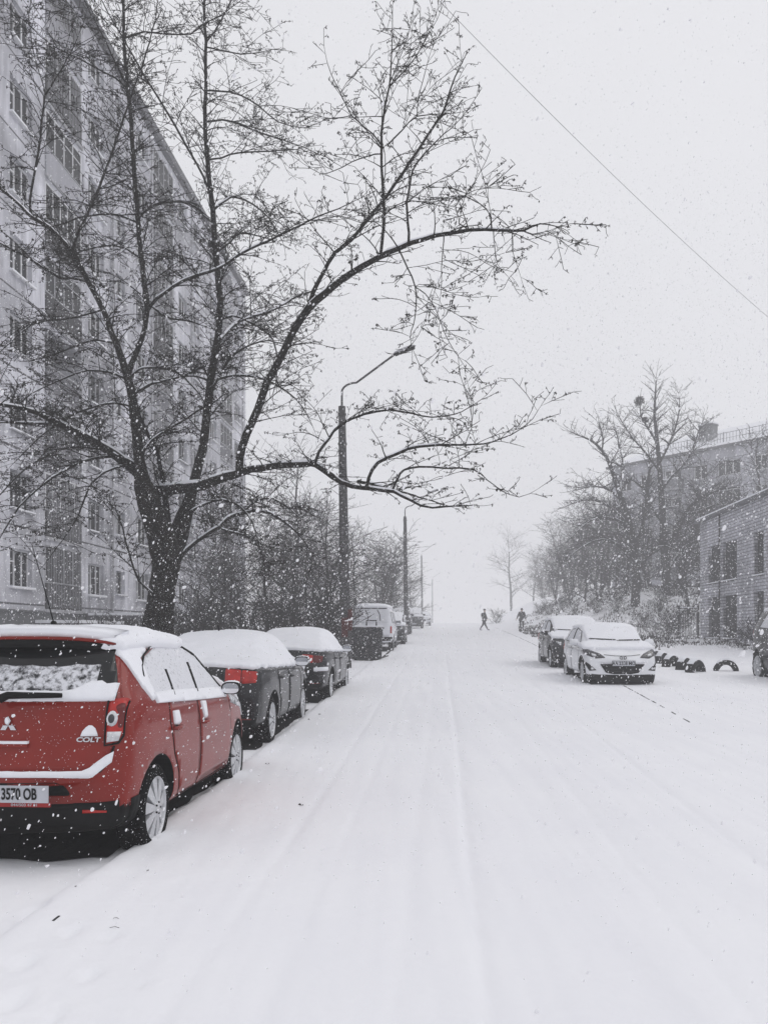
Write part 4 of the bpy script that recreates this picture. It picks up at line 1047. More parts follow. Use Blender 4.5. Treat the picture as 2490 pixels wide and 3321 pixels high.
# five storey block far behind on the right
P0 = Vector((25.2, 92.0)); dv = Vector((.6, -.8)); Lf = 34.0; zb0 = 4.6; He = 19.85 - zb0
root = empty('apartment_building', (P0.x, P0.y, zb0), math.atan2(dv.y, dv.x), 'five storey block with snowy pitched roof behind the big trees on the right', 'building')
M['far_wall'] = streaky('far_block_wall', (.34, .34, .375), (.56, .56, .62), [(2, 2.85, .3, .05)], .45)
ops = []; wl = []; bal = []
for k, (u, w, kd) in enumerate(((1.0, 1.5, 'w'), (3.6, 1.5, 'w'), (6.3, 2.6, 'b'), (10.0, 1.5, 'w'), (12.6, 2.4, 'w3'), (16.4, 1.3, 'w'), (18.6, 2.6, 'b'), (22.4, 1.5, 'w'), (25.2, 2.4, 'w3'), (29.2, 1.5, 'w'))):
    for f in range(5):
        z = .9 + 2.85 * f; 
        if kd == 'b': bal.append((u, z - .75, w)); ops.append((u + .3, u + w - .3, z - .6, z + 1.5, .2)); wl.append((u + .3, z - .6, w - .6, 2.1, [.4]))
        else: ops.append((u, u + w, z, z + 1.5, .2)); wl.append((u, z, w, 1.5, [.33, .66] if kd == 'w3' else [.5]))
mb = MB(); wall_with_openings(mb, Lf, -4, He, ops); mb.quad((0, 12, -4), (0, 0, -4), (0, 0, He), (0, 12, He)); mb.quad((Lf, 0, -4), (Lf, 12, -4), (Lf, 12, He), (Lf, 0, He)); mb.build('wall', M['far_wall'], root)
for (u, z, w, h, ml) in wl: add_window(root, u, z, w, h, ml, M['frame_white'], y=.14, t=.10, sill=False, cache=WC)
for (u, z, w) in bal:
    mb = MB(); mb.box(0, w, -1.0, -.01, 0, .14, 1); mb.box(0, w, -1.0, -.94, .14, 1.1, 0); mb.box(0, .06, -.94, -.01, .14, 1.1, 0); mb.box(w - .06, w, -.94, -.01, .14, 1.1, 0); mb.box(0, w, -1.02, -.92, 1.1, 1.17, 2)
    o = mb.build('balcony', [M['loggia_grey'], M['frame_grey'], M['snow']], root); o.location = (u, 0, z)
mb = MB(); e = .5; rg = 3.2
A_ = [(-e, -e, He), (Lf + e, -e, He), (Lf + e, 12 + e, He), (-e, 12 + e, He), (5.5, 6, He + rg), (Lf - 5.5, 6, He + rg)]
mb.add(A_, [(0, 1, 5, 4), (1, 2, 5), (2, 3, 4, 5), (3, 0, 4)], 0); mb.add([(a, b_, c_ - .22) for a, b_, c_ in A_[:4]] + A_[:4], [(0, 1, 5, 4), (1, 2, 6, 5), (2, 3, 7, 6), (3, 0, 4, 7), (3, 2, 1, 0)], 1)
rf = mb.build('roof', [M['snow'], M['roof_tar']], root)
M['chimney'] = mat('chimney_brick', (.09, .085, .085), .9, .4, 4)
for (u, v_, w, h, m_) in ((18.4, 4.6, 1.3, 1.9, M['chimney']), (9.2, 2.2, 1.5, 2.1, M['plinth'])):
    z = He + rg * (v_ + e) / (6 + e); mb = MB(); mb.box(u, u + w, v_, v_ + 1.0, z - 1, z + h * .75, 0); mb.box(u - .08, u + w + .08, v_ - .08, v_ + 1.08, z + h * .75, z + h * .75 + .15, 0); mb.box(u - .05, u + w + .05, v_ - .05, v_ + 1.05, z + h * .75 + .15, z + h * .75 + .3, 1); mb.build('chimney', [m_, M['snow']], rf)
mb = MB(); zr = He + rg * .15
for k in range(0, int(Lf - 8)): 
    for q in range(3): x = 5 + k + q / 3; mb.box(x - .02, x + .02, .42, .46, zr - .1, zr + .85)
    if k % 4 == 0: mb.box(5 + k - .05, 5 + k + .05, .40, .48, zr - .1, zr + .95)
mb.box(5, Lf - 3.2, .41, .47, zr + .82, zr + .88); mb.box(5, Lf - 3.2, .41, .47, zr + .3, zr + .34); mb.build('roof_railing', M['frame_grey'], rf)

# ------------------------------------------------------------------ lamp posts and wires
def lamp_post(px, Y, label, h=8.3, arm=True, lean=.0, top=None):
    x = (px - CX) * Y / F; root = empty('street_lamp', (x, Y, G(x, Y) - .2), HEAD, label, 'street lamp', 'concrete street lamps on the left')
    mb = MB(); pts = [(-lean * (1 - 0) * 0 - lean * k / 8, 0, h * k / 8) for k in range(9)]
    mb.tube(pts, [.185 - .075 * k / 8 for k in range(9)], 12); 
    for k in (.55, .86, .97): mb.lathe([(h * k - .03, .205 - .075 * k), (h * k + .03, .205 - .075 * k)], 12, 0, Matrix.Translation((-lean * k, 0, 0)), axis='Z')
    p = mb.build('post', M['concrete'], root, True)
    mb = MB(); a = [(-lean, 0, h - .5), (-lean, 0, h + .45)]
    for k in range(1, 8):
        t_ = k / 7 * math.pi / 2; a.append((-lean + .45 * (1 - math.cos(t_)), 0, h + .45 + .28 * math.sin(t_)))
    a.append((-lean + 1.66, 0, h + 1.60)); mb.tube(a, .032, 8); arm_ = mb.build('arm', M['concrete'], root, True)
    mb = MB(); d = Vector((1, 0, .36)).normalized(); c0 = Vector(a[-1]); rot = Matrix.Translation(c0 + d * .30) @ Matrix.Rotation(-math.asin(d.z), 4, 'Y')
    mb.sphere((0, 0, .02), (.38, .12, .065), 16, 8, 0, rot); mb.box(-.32, .32, -.09, .09, -.05, -.005, 1, rot); mb.build('lamp_head', [M['frame_grey'], M['rust_frame']], root, True)
    mb = MB(); mb.sphere((0, 0, .06), (.33, .09, .035), 14, 6, 0, rot); mb.build('snow_cap', M['snow'], root, True)
    return root
lp = lamp_post(747, 25.8, 'nearest concrete street lamp post with curved arm, behind the black saloon', lean=.12)
mb = MB(); mb.box(-.10, .08, -.26, -.22, 1.15, 1.75, 0); mb.box(.09, .22, -.25, -.20, 1.35, 2.0, 0); mb.build('red_notice', mat('faded_red_sheet', (.06, .008, .007), .8, .3, 6, dust=.2), lp)
lamp_post(878, 57.0, 'second concrete street lamp post, thin, beyond the van', lean=.1)
lamp_post(912, 128.0, 'third concrete street lamp post, faint in the snowfall', h=10.6, lean=.1)
lamp_post(934, 220.0, 'fourth street lamp post, almost lost in the white distance', h=14.5)
mb = MB(); a = at(900, -50, 14); b2 = at(1760, 768, 24); pts = []
for i in range(30):
    t_ = i / 29; p = a.lerp(b2, t_); p.z -= .35 * math.sin(t_ * math.pi) * 0 + .25 * (4 * t_ * (1 - t_)) ; pts.append(p)
mb.tube(pts, .0038, 5); tag(mb.build('overhead_wire', M['rubber']), 'single thin black wire crossing the empty sky at the right', 'wire')

# ------------------------------------------------------------------ dumpster, tyres, gate
root = empty('dumpster', (0, 0, 0), label='black dumpster with snow on its lid, standing behind the white van', cat='dumpster')
M['bin'] = mat('dumpster_metal', (.016, .016, .017), .7, .4, 8, dust=.3)
mb = MB()
mb.add([(-.46, -.40, .03), (.46, -.40, .03), (.46, .40, .03), (-.46, .40, .03), (-.50, -.45, 1.05), (.50, -.45, 1.05), (.50, .45, 1.05), (-.50, .45, 1.05)], [(3, 2, 1, 0), (0, 1, 5, 4), (1, 2, 6, 5), (2, 3, 7, 6), (3, 0, 4, 7), (4, 5, 6, 7)])
for x in (-.3, 0, .3): mb.box(x - .02, x + .02, -.475, -.40, .2, 1.0)
mb.build('bin_body', M['bin'], root)
mb = MB(); mb.box(-.54, .54, -.49, .49, 1.052, 1.10, 0); mb.box(-.50, .50, -.45, .45, 1.10, 1.18, 1); mb.tube([(.0, -.46, 1.16), (.0, -.50, 1.32), (.30, -.50, 1.32), (.30, -.46, 1.16)], .025, 6, 0); mb.build('lid', [M['bin'], M['snow']], root)
for x in (-.34, .34):
    for y in (-.3, .3):
        mb = MB(); mb.lathe([(x - .03, .001), (x - .03, .08), (x + .03, .08), (x + .03, .001)], 14, 0, Matrix.Translation((0, y, .08))); mb.build('castor', M['rubber'], root)
root.location = (-.62, 29.6, G(-.62, 29.6) - .0); root.rotation_euler.z = .02; root.scale = (1.14, 1.1, 1.04)
# low concrete kerb block beside the dumpster
mb = MB()
q = [gnd(768, 1427), gnd(812, 1428), gnd(838, 1418)]
for a, b2 in zip(q[:-1], q[1:]): mb.tube([a + Vector((0, 0, .0)), b2 + Vector((0, 0, .0))], .05, 4)
tag(mb.build('kerb_block', M['kerbstone']), 'low dark kerb block in front of the dumpster', 'kerb')

def half_tyre(x, y, rz, r, w, label, group=None, sink=0):
    root = empty('buried_tyre', (x, y, G(x, y) - .03 - sink), rz, label, 'tyre', group)
    mb = MB(); prof = [(-w / 2, r * .62), (-w / 2 * 1.1, r * .8), (-w / 2, r * .94), (-w * .3, r), (w * .3, r), (w / 2, r * .94), (w / 2 * 1.1, r * .8), (w / 2, r * .62), (w * .3, r * .60), (-w * .3, r * .60)]
    n = 20; vs = []; fs = []
    for k in range(n + 1):
        t_ = -.15 + (math.pi + .3) * k / n
        for (a, rr) in prof: vs.append((rr * math.cos(t_), a, rr * math.sin(t_)))
    L = len(prof)
    for k in range(n):
        for j in range(L): fs.append((k * L + j, k * L + (j + 1) % L, (k + 1) * L + (j + 1) % L, (k + 1) * L + j))
    mb.add(vs, fs)
    for k in range(18):
        t_ = math.pi * (k + .5) / 18; mb.box(-.012, .012, -w * .32, w * .32, r - .01, r + .008, 0, Matrix.Rotation(math.pi / 2 - t_, 4, 'Y'))
    mb.build('tread', M['tyre'], root, True)
    mb = MB(); n = 10
    vs = []; fs = []
    for k in range(n + 1):
        t_ = math.pi * (.24 + .52 * k / n); th = .055 * math.sin(math.pi * k / n) ** .5
        for a, q_ in ((-w * .42, 0), (-w * .3, 1), (w * .3, 1), (w * .42, 0)): vs.append(((r + .004 + th * q_) * math.cos(t_), a, (r + .004 + th * q_) * math.sin(t_)))
    for k in range(n):
        for j in range(3): fs.append((k * 4 + j, k * 4 + j + 1, (k + 1) * 4 + j + 1, (k + 1) * 4 + j))
    mb.add(vs, fs); mb.build('snow_cap', M['snow'], root, True)
M['tyre'] = mat('old_tyre', (.017, .017, .017), .9, .3, 20, dust=.15)
lab = ['nearest tyre of the half buried row beside the white hatchback', 'second tyre of the half buried row, counted from the near end', 'third tyre of the half buried row, counted from the near end', 'fourth tyre of the half buried row, counted from the near end', 'fifth and farthest tyre of the half buried row, partly behind the white hatchback']
for i, (px, py) in enumerate(((1502, 1453), (1478, 1447), (1450, 1441), (1430, 1434), (1412, 1429))):
    p = gnd(px, py); half_tyre(p.x, p.y, math.radians(38 + 8 * (i % 2)), .37, .24, lab[i], 'tyres half buried along the verge')
p = gnd(1568, 1450); half_tyre(p.x, p.y, math.radians(-8), .345, .2, 'lone half buried tyre seen face on, standing apart from the row', 'tyres half buried along the verge')

root = empty('metal_gate', (0, 0, 0), label='narrow black barred gate beside the corner of the brick building', cat='gate')
mb = MB(); 
for x in (0, 1.22): mb.box(x - .05, x + .05, -.05, .05, -.3, 2.0 + .1 * (x > 0), 0)
mb.box(-.05, 1.27, -.03, .03, 1.82, 1.88, 0); mb.box(-.05, 1.27, -.035, .035, 1.88, 1.92, 1); mb.build('gate_frame', [M['rust_frame'], M['snow']], root)
mb = MB()
for k in range(11): mb.box(.10 + k * .10, .125 + k * .10, -.016, .016, .12, 1.7)
for z in (.12, .9, 1.66): mb.box(.06, 1.16, -.016, .016, z, z + .04)
mb.build('gate_leaf', M['rust_frame'], root)
p = at(1466, 1388, 49.5); root.location = (p.x, 49.5, G(p.x, 49.5) - .05); root.rotation_euler.z = .12

# ------------------------------------------------------------------ trees
def hdir(rnd):
    a = rnd.uniform(0, 2 * math.pi); return Vector((math.cos(a), math.sin(a), 0))
RMIN = [.0037]
def add_leaf(mb, p, rnd, s):
    a = hdir(rnd) * s * .45; d = Vector((rnd.uniform(-.5, .5), rnd.uniform(-.5, .5), -1)).normalized() * s
    mb.add([p, p + a * .6 + d * .5, p + d, p - a * .6 + d * .5], [(0, 1, 2, 3)])
def sprout(tw, lf, p, d, L, r, rnd, level, leafy, droop, seg, maxlevel, dens):
    """one branch and its side twigs"""
    n = max(3, int(L / seg)); pts = [p.copy()]; rad = [r]; q = p.copy(); d = d.normalized(); wob = Vector((rnd.gauss(0, 1), rnd.gauss(0, 1), rnd.gauss(0, .6))) * .05
    for i in range(n):
        t_ = (i + 1) / n
        g = .30 * (.6 - t_) if level == 1 else (.10 - .14 * t_)
        d = (d + wob + Vector((rnd.gauss(0, .07), rnd.gauss(0, .07), rnd.gauss(0, .06) - droop * seg * 1.6 * (.25 + t_)))).normalized()
        if t_ > .8: d = (d + Vector((0, 0, .18))).normalized()
        q = q + d * (L / n); pts.append(q.copy()); rad.append(max(RMIN[0] * (1 if level > 1 else 1.25), r * (1 - .85 * t_)))
        if level < maxlevel:
            k = dens * (L / n); k = int(k) + (rnd.random() < k % 1)
            for _ in range(k):
                s = (d * rnd.uniform(.3, .9) + hdir(rnd) * .8 + Vector((0, 0, rnd.uniform(-.25, .6)))).normalized()
                sprout(tw, lf, q, s, L * rnd.uniform(.18, .45) * (1.15 - .5 * t_), max(.003, rad[-1] * .6), rnd, level + 1, leafy, droop * .8, seg, maxlevel, dens)
        elif leafy and t_ > .3:
            for _ in range(int(leafy * rnd.random() * 2 + .3)): add_leaf(lf, q + Vector((rnd.uniform(-.02, .02), rnd.uniform(-.02, .02), 0)), rnd, rnd.uniform(.016, .042))
    tw.tube(pts, rad, 3 if r < .02 else 4, cap=False)
def smooth_path(pts, rad, rnd, jit, step=1):
    """Catmull-Rom through the joints"""
    out = []; ro = []; n = len(pts)
    for i in range(n - 1):
        p0, p1, p2, p3 = pts[max(i - 1, 0)], pts[i], pts[i + 1], pts[min(i + 2, n - 1)]
        m_ = max(2, int((p2 - p1).length / step))
        for k in range(m_):
            t_ = k / m_
            v = .5 * ((2 * p1) + (p2 - p0) * t_ + (2 * p0 - 5 * p1 + 4 * p2 - p3) * t_ * t_ + (3 * p1 - p0 - 3 * p2 + p3) * t_ ** 3)
            out.append(v + Vector((rnd.gauss(0, jit), rnd.gauss(0, jit), rnd.gauss(0, jit))) * (0 if (i == 0 and k == 0) else 1)); ro.append(rad[i] + (rad[i + 1] - rad[i]) * t_)
    out.append(pts[-1]); ro.append(rad[-1]); return out, ro
def traced_tree(name, limbs, Y0, label, seed, secL, spacing, droop=.35, leafy=1.2, bark='bark', twigm='twig', step=.25, seg=.13, maxlevel=3, dens=5, rs=1.0, thick=.035, cat='tree', base_px=None, group=None):
    rnd = random.Random(seed); tr = MB(); br = MB(); tw = MB(); lf = MB()
    bp_ = base_px or limbs[0][0][0]; b_ = at(bp_[0], bp_[1], Y0)
    root = empty(name, (b_.x, Y0, G(b_.x, Y0)), 0, label, cat, group); off = Vector(root.location)
    for (pp, dy0, dy1) in limbs:
        n = len(pp); P3 = []; Rr = []
        acc = [0]
        for i in range(1, n): acc.append(acc[-1] + math.hypot(pp[i][0] - pp[i - 1][0], pp[i][1] - pp[i - 1][1]))
        for i, (px, py, r) in enumerate(pp):
            Y = Y0 + dy0 + (dy1 - dy0) * acc[i] / acc[-1]; P3.append(at(px, py, Y) - off); Rr.append(r * rs * Y / F)
        P3, Rr = smooth_path(P3, Rr, rnd, .004 * Y0 / 14 if Rr[0] < .1 else .006, step)
        big = Rr[0] > thick; mpx = sum(p_[0] for p_ in pp) / n; kk = 1 if Y0 > 20 else (.92 if mpx < 560 else .70)
        (tr if big else br).tube(P3, Rr, 12 if Rr[0] > .1 else (8 if big else 5))
        if Y0 < 20:                                            # snow lying along the top of the limb
            run_ = []
            for i in range(len(P3) - 1):
                dd = (P3[i + 1] - P3[i]).normalized()
                ok = abs(dd.z) < .80 and Rr[i] > .017 and n2(P3[i].x, P3[i].z, 1.3, P3[i].y) > -.38
                if ok: run_.append((P3[i] + Vector((0, 0, Rr[i] * .62 + .004)), Rr[i] * .62 + .006 + .004 * n2(P3[i].x, P3[i].z, 5)))
                if (not ok or i == len(P3) - 2) and run_:
                    if len(run_) > 2:
                        rr_ = [q[1] for q in run_]; rr_[0] = rr_[-1] = .003; (tr if big else br).tube([q[0] for q in run_], rr_, 6, 2)
                    run_ = []
        total = sum((a - b2).length for a, b2 in zip(P3[:-1], P3[1:])); run = 0; nxt = total * .12 + (1.0 if Rr[0] > .12 else 0)
        for i in range(1, len(P3)):
            run += (P3[i] - P3[i - 1]).length
            while run > nxt:
                if Rr[i] < .14:
                    d = (P3[i] - P3[i - 1]).normalized(); fr = run / total
                    s = (d * rnd.uniform(.2, .9) + hdir(rnd) * .9 + Vector((0, 0, rnd.uniform(.0, .7)))).normalized()
                    L = secL * rnd.uniform(.45, 1.25) * (1.0 - .55 * fr) * kk
                    sprout(tw, lf, P3[i], s, L, min(Rr[i] * .5, .011 * Y0 / 14 * .9 + .002), rnd, 1, leafy, droop, seg, maxlevel, dens)
                nxt += spacing * rnd.uniform(.5, 1.5) / kk
        d = (P3[-1] - P3[-2]).normalized(); sprout(tw, lf, P3[-1], d, secL * (.5 if Y0 > 20 else .22), max(.003, Rr[-1] * .8), rnd, 2, leafy, droop * .4, seg, maxlevel, dens)
    t_ = tr.build('trunk', [M[bark], M[bark], M['snow']], root, True)
    b_ = len(tw.v); tw.v += br.v; tw.f += [[b_ + i for i in f] for f in br.f]; tw.m += [2 if q == 2 else 1 for q in br.m]
    tw.build('crown', [M[twigm], M[bark], M['snow']], root)
    if lf.v: lf.build('dry_leaves', M['leaf'], root)
    print(name, 'faces', len(tr.f) + len(br.f) + len(tw.f) + len(lf.f))
    return root
BIG = [
 ([(335,1425,44),(340,1355,36),(346,1310,31),(352,1265,29),(358,1227,30),(356,1185,34),(340,1135,30),(322,1085,26),(312,1050,22),(304,1010,13),(296,937,11),(286,865,10),(275,811,9),(253,746,7),(231,688,6.2),(217,658,6),(192,611,5.8),(163,553,5.2),(145,531,5),(108,492,4.6),(72,470,4),(47,445,3.4),(0,405,3),(-40,380,2)],0,-1.5),
 ([(362,1235,26),(372,1190,24),(388,1150,22),(398,1115,18),(412,1075,13),(423,1028,11),(437,974,10),(445,912,9.4),(452,854,9),(461,786,8.4),(470,731,8),(474,666,7.2),(475,651,7),(466,542,6.5),(459,452,6),(448,343,5),(443,253,4.3),(445,145,3.6),(443,54,3),(442,-20,2.4)],0,1.2),
 ([(275,811,8),(289,775,6.5),(307,731,6),(315,688,6),(318,651,6),(307,578,5.6),(298,470,5.2),(289,361,5),(284,271,4.6),(275,181,4.2),(269,108,3.8),(266,0,3),(264,-60,2.5)],-.4,1.0),
 ([(316,1066,16),(345,1060,14),(380,1056,12.5),(434,1048,11.5),(488,1031,10.5),(542,1014,8.6),(596,1006,7.6),(660,1002,7.2),(682,1004,7),(720,1030,6.6),(760,1050,5.6),(800,1056,4.8),(849,1062,4.2),(889,1082,3.4),(933,1096,2.4),(1017,1092,1)],0,-3.0),
 ([(517,1022,9),(519,990,9),(531,941,9),(557,883,8.8),(578,822,8.4),(600,787,8.2),(632,718,8),(668,664,9),(700,634,8),(740,602,7.2),(780,576,6.6),(821,554,6.2),(861,536,5.6),(913,516,5),(961,504,4.4),(1013,497,3.8),(1082,496,3.2),(1130,497,2.6),(1166,482,1.6),(1202,490,1),(1228,506,.6)],-1.2,-3.4),
 ([(1130,497,2),(1150,506,1.4),(1182,500,1),(1215,516,.6)],-3.3,-3.6),
 ([(668,664,6),(676,630,5.2),(696,592,4.6),(724,546,4.3),(760,518,4),(800,466,3.8),(833,425,3.6),(873,369,3.4),(897,331,3.2),(925,289,2.9),(953,249,2.6),(965,217,2.3),(977,181,1.8),(990,150,1.3),(1005,120,.8)],-2,-1.2),
 ([(822,552,4),(829,494,3.7),(829,430,3.5),(825,361,3.2),(825,281,2.9),(833,225,2.6),(841,185,2.2),(845,141,1.7),(847,80,1.2),(848,10,.7)],-2.8,-1.5),
 ([(841,187,1.6),(881,145,1.3),(909,104,1.1),(933,52,.8),(945,20,.5)],-1.7,-1.0),
 ([(843,175,1.3),(861,130,1),(877,90,.8),(885,58,.5)],-1.7,-2.4),
 ([(837,312,2),(869,280,1.6),(901,249,1.3),(961,245,.9),(1001,240,.6)],-1.9,-1.0),
 ([(901,249,1.2),(905,205,1),(920,150,.8),(930,112,.5)],-1.5,-1.9),
 ([(825,320,2),(817,301,1.8),(790,275,1.5),(760,249,1.3),(736,201,1.1),(715,160,.9),(703,116,.5)],-1.9,-2.8),
 ([(758,249,1),(720,255,.8),(684,249,.5)],-2.4,-2.8),
 ([(825,331,1.7),(790,337,1.4),(760,349,1.2),(720,369,1),(694,374,.8),(656,353,.5)],-2,-3),
 ([(883,520,3.2),(881,480,2.9),(879,438,2.7),(889,386,2.4),(899,353,2),(941,305,1.4),(975,275,1),(1001,250,.6)],-3,-2),
 ([(1009,494,1.4),(993,482,1.2),(988,460,1.1),(985,444,1),(1000,425,.9),(1025,410,.8),(1074,401,.5)],-3.1,-3.8),
 ([(1062,492,2),(1060,470,1.7),(1050,450,1.4),(1020,430,1.1),(993,421,.9),(960,428,.7),(930,440,.5)],-3.1,-2.3),
 ([(863,540,2),(881,578,1.8),(897,618,1.6),(899,663,1.3),(893,700,1.1),(887,727,.9),(890,760,.6)],-3.1,-3.9),
 ([(897,620,1.3),(920,635,1.2),(941,667,1),(961,719,.9),(980,755,.8),(1000,785,.6),(1017,803,.4)],-3.4,-4.2),
 ([(959,506,1.5),(957,540,1.2),(954,574,1),(953,610,.8),(950,650,.5)],-3.2,-2.6),
 ([(1066,496,1.3),(1068,534,1),(1074,570,.7),(1100,600,.4)],-3.2,-3.8),
 ([(1108,498,1.2),(1106,530,.9),(1112,560,.6),(1125,598,.4)],-3.3,-3.0),
 ([(680,1002,4),(690,975,3.6),(704,956,3.4),(718,935,3.1),(732,920,2.9),(760,905,2.7),(788,895,2.6),(841,885,2.3),(889,893,2),(933,900,1.6),(981,895,1.3),(1010,882,1),(1040,862,.5)],-1.8,-3.0),
 ([(792,1050,4.4),(797,1030,4),(817,1000,3.8),(857,980,3.5),(905,964,3.2),(953,960,2.9),(1005,961,2.3),(1045,958,1.9),(1082,948,1.5),(1122,928,1.1),(1150,905,.8),(1168,877,.4)],-2.4,-3.8),
 ([(1005,961,1.2),(1014,935,1),(1019,916,.9),(1018,880,.8),(1013,838,.4)],-3.3,-3.0),
 ([(849,1056,3),(860,1030,2.8),(873,1016,2.6),(905,1008,2.5),(961,1012,2.2),(1021,1014,1.8),(1053,1036,1.4),(1082,1060,1.1),(1122,1074,.8),(1162,1056,.4)],-2.5,-3.6),
 ([(772,1040,4),(800,1044,3.4),(825,1052,3),(850,1058,2.6),(881,1066,2.2),(930,1082,1.6),(973,1094,.8)],-2.2,-1.4),
 ([(300,1024,13),(288,1012,12),(275,1004,11),(249,983,10.5),(217,963,9.6),(181,941,8.4),(145,923,7),(108,905,6),(54,883,5),(0,874,4.2),(-40,868,3)],-.2,-2.5),
 ([(125,913,3.6),(60,914,3.2),(0,911,2.6),(-40,905,2)],-1.3,-2.6),
 ([(303,1018,4.5),(285,1000,4),(260,988,3.8),(224,986,3.6),(181,996,3.3),(137,1017,3),(90,1049,2.6),(43,1093,2.2),(7,1150,1.6),(-20,1200,1)],-.3,-2.2),
 ([(256,985,3),(236,974,2.6),(217,970,2.5),(155,966,2.2),(101,984,2),(54,1013,1.8),(0,1068,1.4),(-30,1090,1)],-.8,1.5),
 ([(282,1008,3.4),(264,1006,3),(224,1021,2.6),(195,1049,2.3),(177,1093,2),(160,1130,1.6),(137,1165,1.2),(110,1200,.8)],-.4,-1.6),
 ([(69,470,3),(64,440,2.8),(69,408,2.7),(83,325,2.5),(90,265,2.3),(96,217,2.2),(99,202,2),(123,163,1.7),(145,125,1.3),(159,101,1),(175,60,.6)],-1.2,-1.8),
 ([(98,205,1.6),(90,170,1.3),(75,120,1.1),(66,70,.8),(60,20,.5)],-1.5,-.6),
 ([(158,545,3.6),(165,510,3.2),(181,477,3),(213,408,2.9),(239,336,2.7),(268,253,2.4),(285,205,2.1),(300,163,1.9),(322,90,1.6),(335,40,1.3),(342,-10,1)],-1,.8),
 ([(449,402,3),(440,380,2.6),(405,318,2.5),(351,224,2.3),(307,155,2),(269,87,1.7),(235,30,1.4),(215,-10,1)],.5,-1),
 ([(275,185,2.2),(255,145,1.9),(231,94,1.6),(205,45,1.3),(180,-5,1)],.3,-1.2),
 ([(277,190,2.4),(250,168,2),(215,150,1.8),(170,125,1.6),(110,95,1.2),(60,50,.9),(10,10,.6)],.3,-.8),
 ([(316,676,4.4),(330,655,4.2),(354,633,4),(398,604,3.8),(452,586,3.5),(488,571,3.3),(517,549,3),(560,528,2.7),(600,510,2.4),(648,486,2.1),(688,466,1.7),(732,450,1.3),(768,432,.8)],0,-2.4),
 ([(472,735,4),(481,727,3.6),(506,699,3.3),(542,684,3),(596,666,2.6),(640,640,2.2),(676,628,1.6)],0,2),
 ([(455,838,3.4),(466,825,3),(488,813,2.8),(531,811,2.6),(578,822,2.2),(620,845,1.8),(655,880,1.3),(675,920,.8)],.2,1.4),
 ([(474,690,2.8),(500,682,2.6),(524,688,2.5),(564,710,2.2),(590,735,1.9),(600,790,1.5),(590,850,1)],.4,1.5),
 ([(291,850,3.2),(320,832,2.9),(343,825,2.7),(398,813,2.5),(434,815,2.2),(455,825,2)],0,.5),
 ([(284,812,3),(300,800,2.7),(315,793,2.5),(362,796,2.3),(398,815,2),(430,850,1.5),(450,880,1)],-.2,-1.6),
 ([(385,1212,7),(396,1195,5.6),(409,1183,5),(445,1154,4.8),(475,1137,4.5),(492,1118,4.5),(524,1108,4),(547,1104,3.6),(581,1108,3),(610,1124,2.6),(640,1150,2.1),(665,1180,1.6),(680,1215,1)],0,1.5),
 ([(470,1140,3),(490,1147,2.6),(520,1154,2.2),(547,1168,1.9),(565,1195,1.5),(580,1235,1)],.5,2.2),
 ([(524,1108,3),(545,1088,2.6),(560,1080,2.2),(590,1078,2),(620,1095,1.6),(650,1120,1.2)],.8,0),
 ([(368,1180,8),(362,1110,6.6),(354,1050,5.6),(345,1000,4.8),(335,965,4),(318,935,3.4),(306,905,2.6)],.3,-.6),
 ([(300,985,3),(330,950,2.6),(360,930,2.4),(400,905,2.2),(440,880,1.8)],-.6,-1.6),
 ([(402,1112,3.4),(440,1090,3),(480,1080,2.6),(520,1095,2.2),(545,1130,1.8),(560,1180,1.2),(566,1230,.8)],-.3,-1.8),
 ([(452,850,3),(480,800,2.6),(500,770,2.4),(540,745,2),(580,735,1.5),(620,745,1)],.3,-1.2),
 ([(459,455,3),(490,430,2.4),(510,425,2.2),(545,440,1.9),(580,470,1.5),(610,520,1)],.8,1.6),
 ([(448,345,2.4),(478,340,2),(520,328,1.8),(580,325,1.5),(640,322,1)],.9,1.8),
 ([(443,262,2.4),(480,258,2.1),(520,268,2),(560,285,1.8),(610,300,1.4),(660,318,.9)],.9,1.7),
 ([(445,195,2.2),(475,195,2),(520,205,1.8),(560,228,1.6),(600,262,1.2),(650,275,.7)],.9,1.9),
 ([(443,95,2),(462,70,1.7),(482,35,1.4),(500,0,1.1)],1,1.6),
 ([(444,100,1.8),(480,108,1.6),(520,116,1.3),(560,112,.9)],1,1.8),
 ([(272,80,2.2),(310,68,2),(360,72,1.8),(412,72,1.6),(440,50,1.3),(480,30,1),(520,0,.7)],.9,0),
 ([(466,545,2.6),(500,520,2.2),(510,505,2),(540,505,1.7),(580,515,1.2)],.7,1.5),
 ([(298,470,2.6),(330,445,2.3),(370,435,2.1),(410,440,1.9),(440,460,1.5)],.3,1),
 ([(297,480,2.6),(260,465,2.3),(220,462,2.1),(170,470,1.9),(110,490,1.5),(60,480,1)],.2,-1.4),
 ([(190,608,2.6),(150,600,2.5),(130,600,3),(80,570,2.4),(40,545,2.2),(0,525,1.8)],-1,-2.4),
 ([(305,560,2.4),(270,535,2),(230,530,1.8),(180,540,1.5),(130,560,1)],.2,1.4),
 ([(290,880,3),(250,870,2.6),(200,880,2.3),(140,905,1.9),(80,950,1.4),(30,1000,.9)],0,1.2),
 ([(280,820,2.8),(240,805,2.5),(190,800,2.3),(130,820,1.9),(70,850,1.4),(10,900,1)],-.2,-1.5),
 ([(250,740,2.6),(215,735,2.3),(180,740,2.1),(120,765,1.7),(60,780,1.2)],-.3,1.2),
 ([(222,668,2.6),(180,680,2.2),(130,690,2),(70,700,1.6),(0,760,1)],-.5,-1.6),
 ([(318,650,2.6),(350,680,2.3),(390,690,2),(430,700,1.7)],.2,-.7),
 ([(340,1290,3),(300,1255,2.4),(280,1200,2),(265,1140,1.6),(250,1100,1.1)],-.3,-1.8),
]
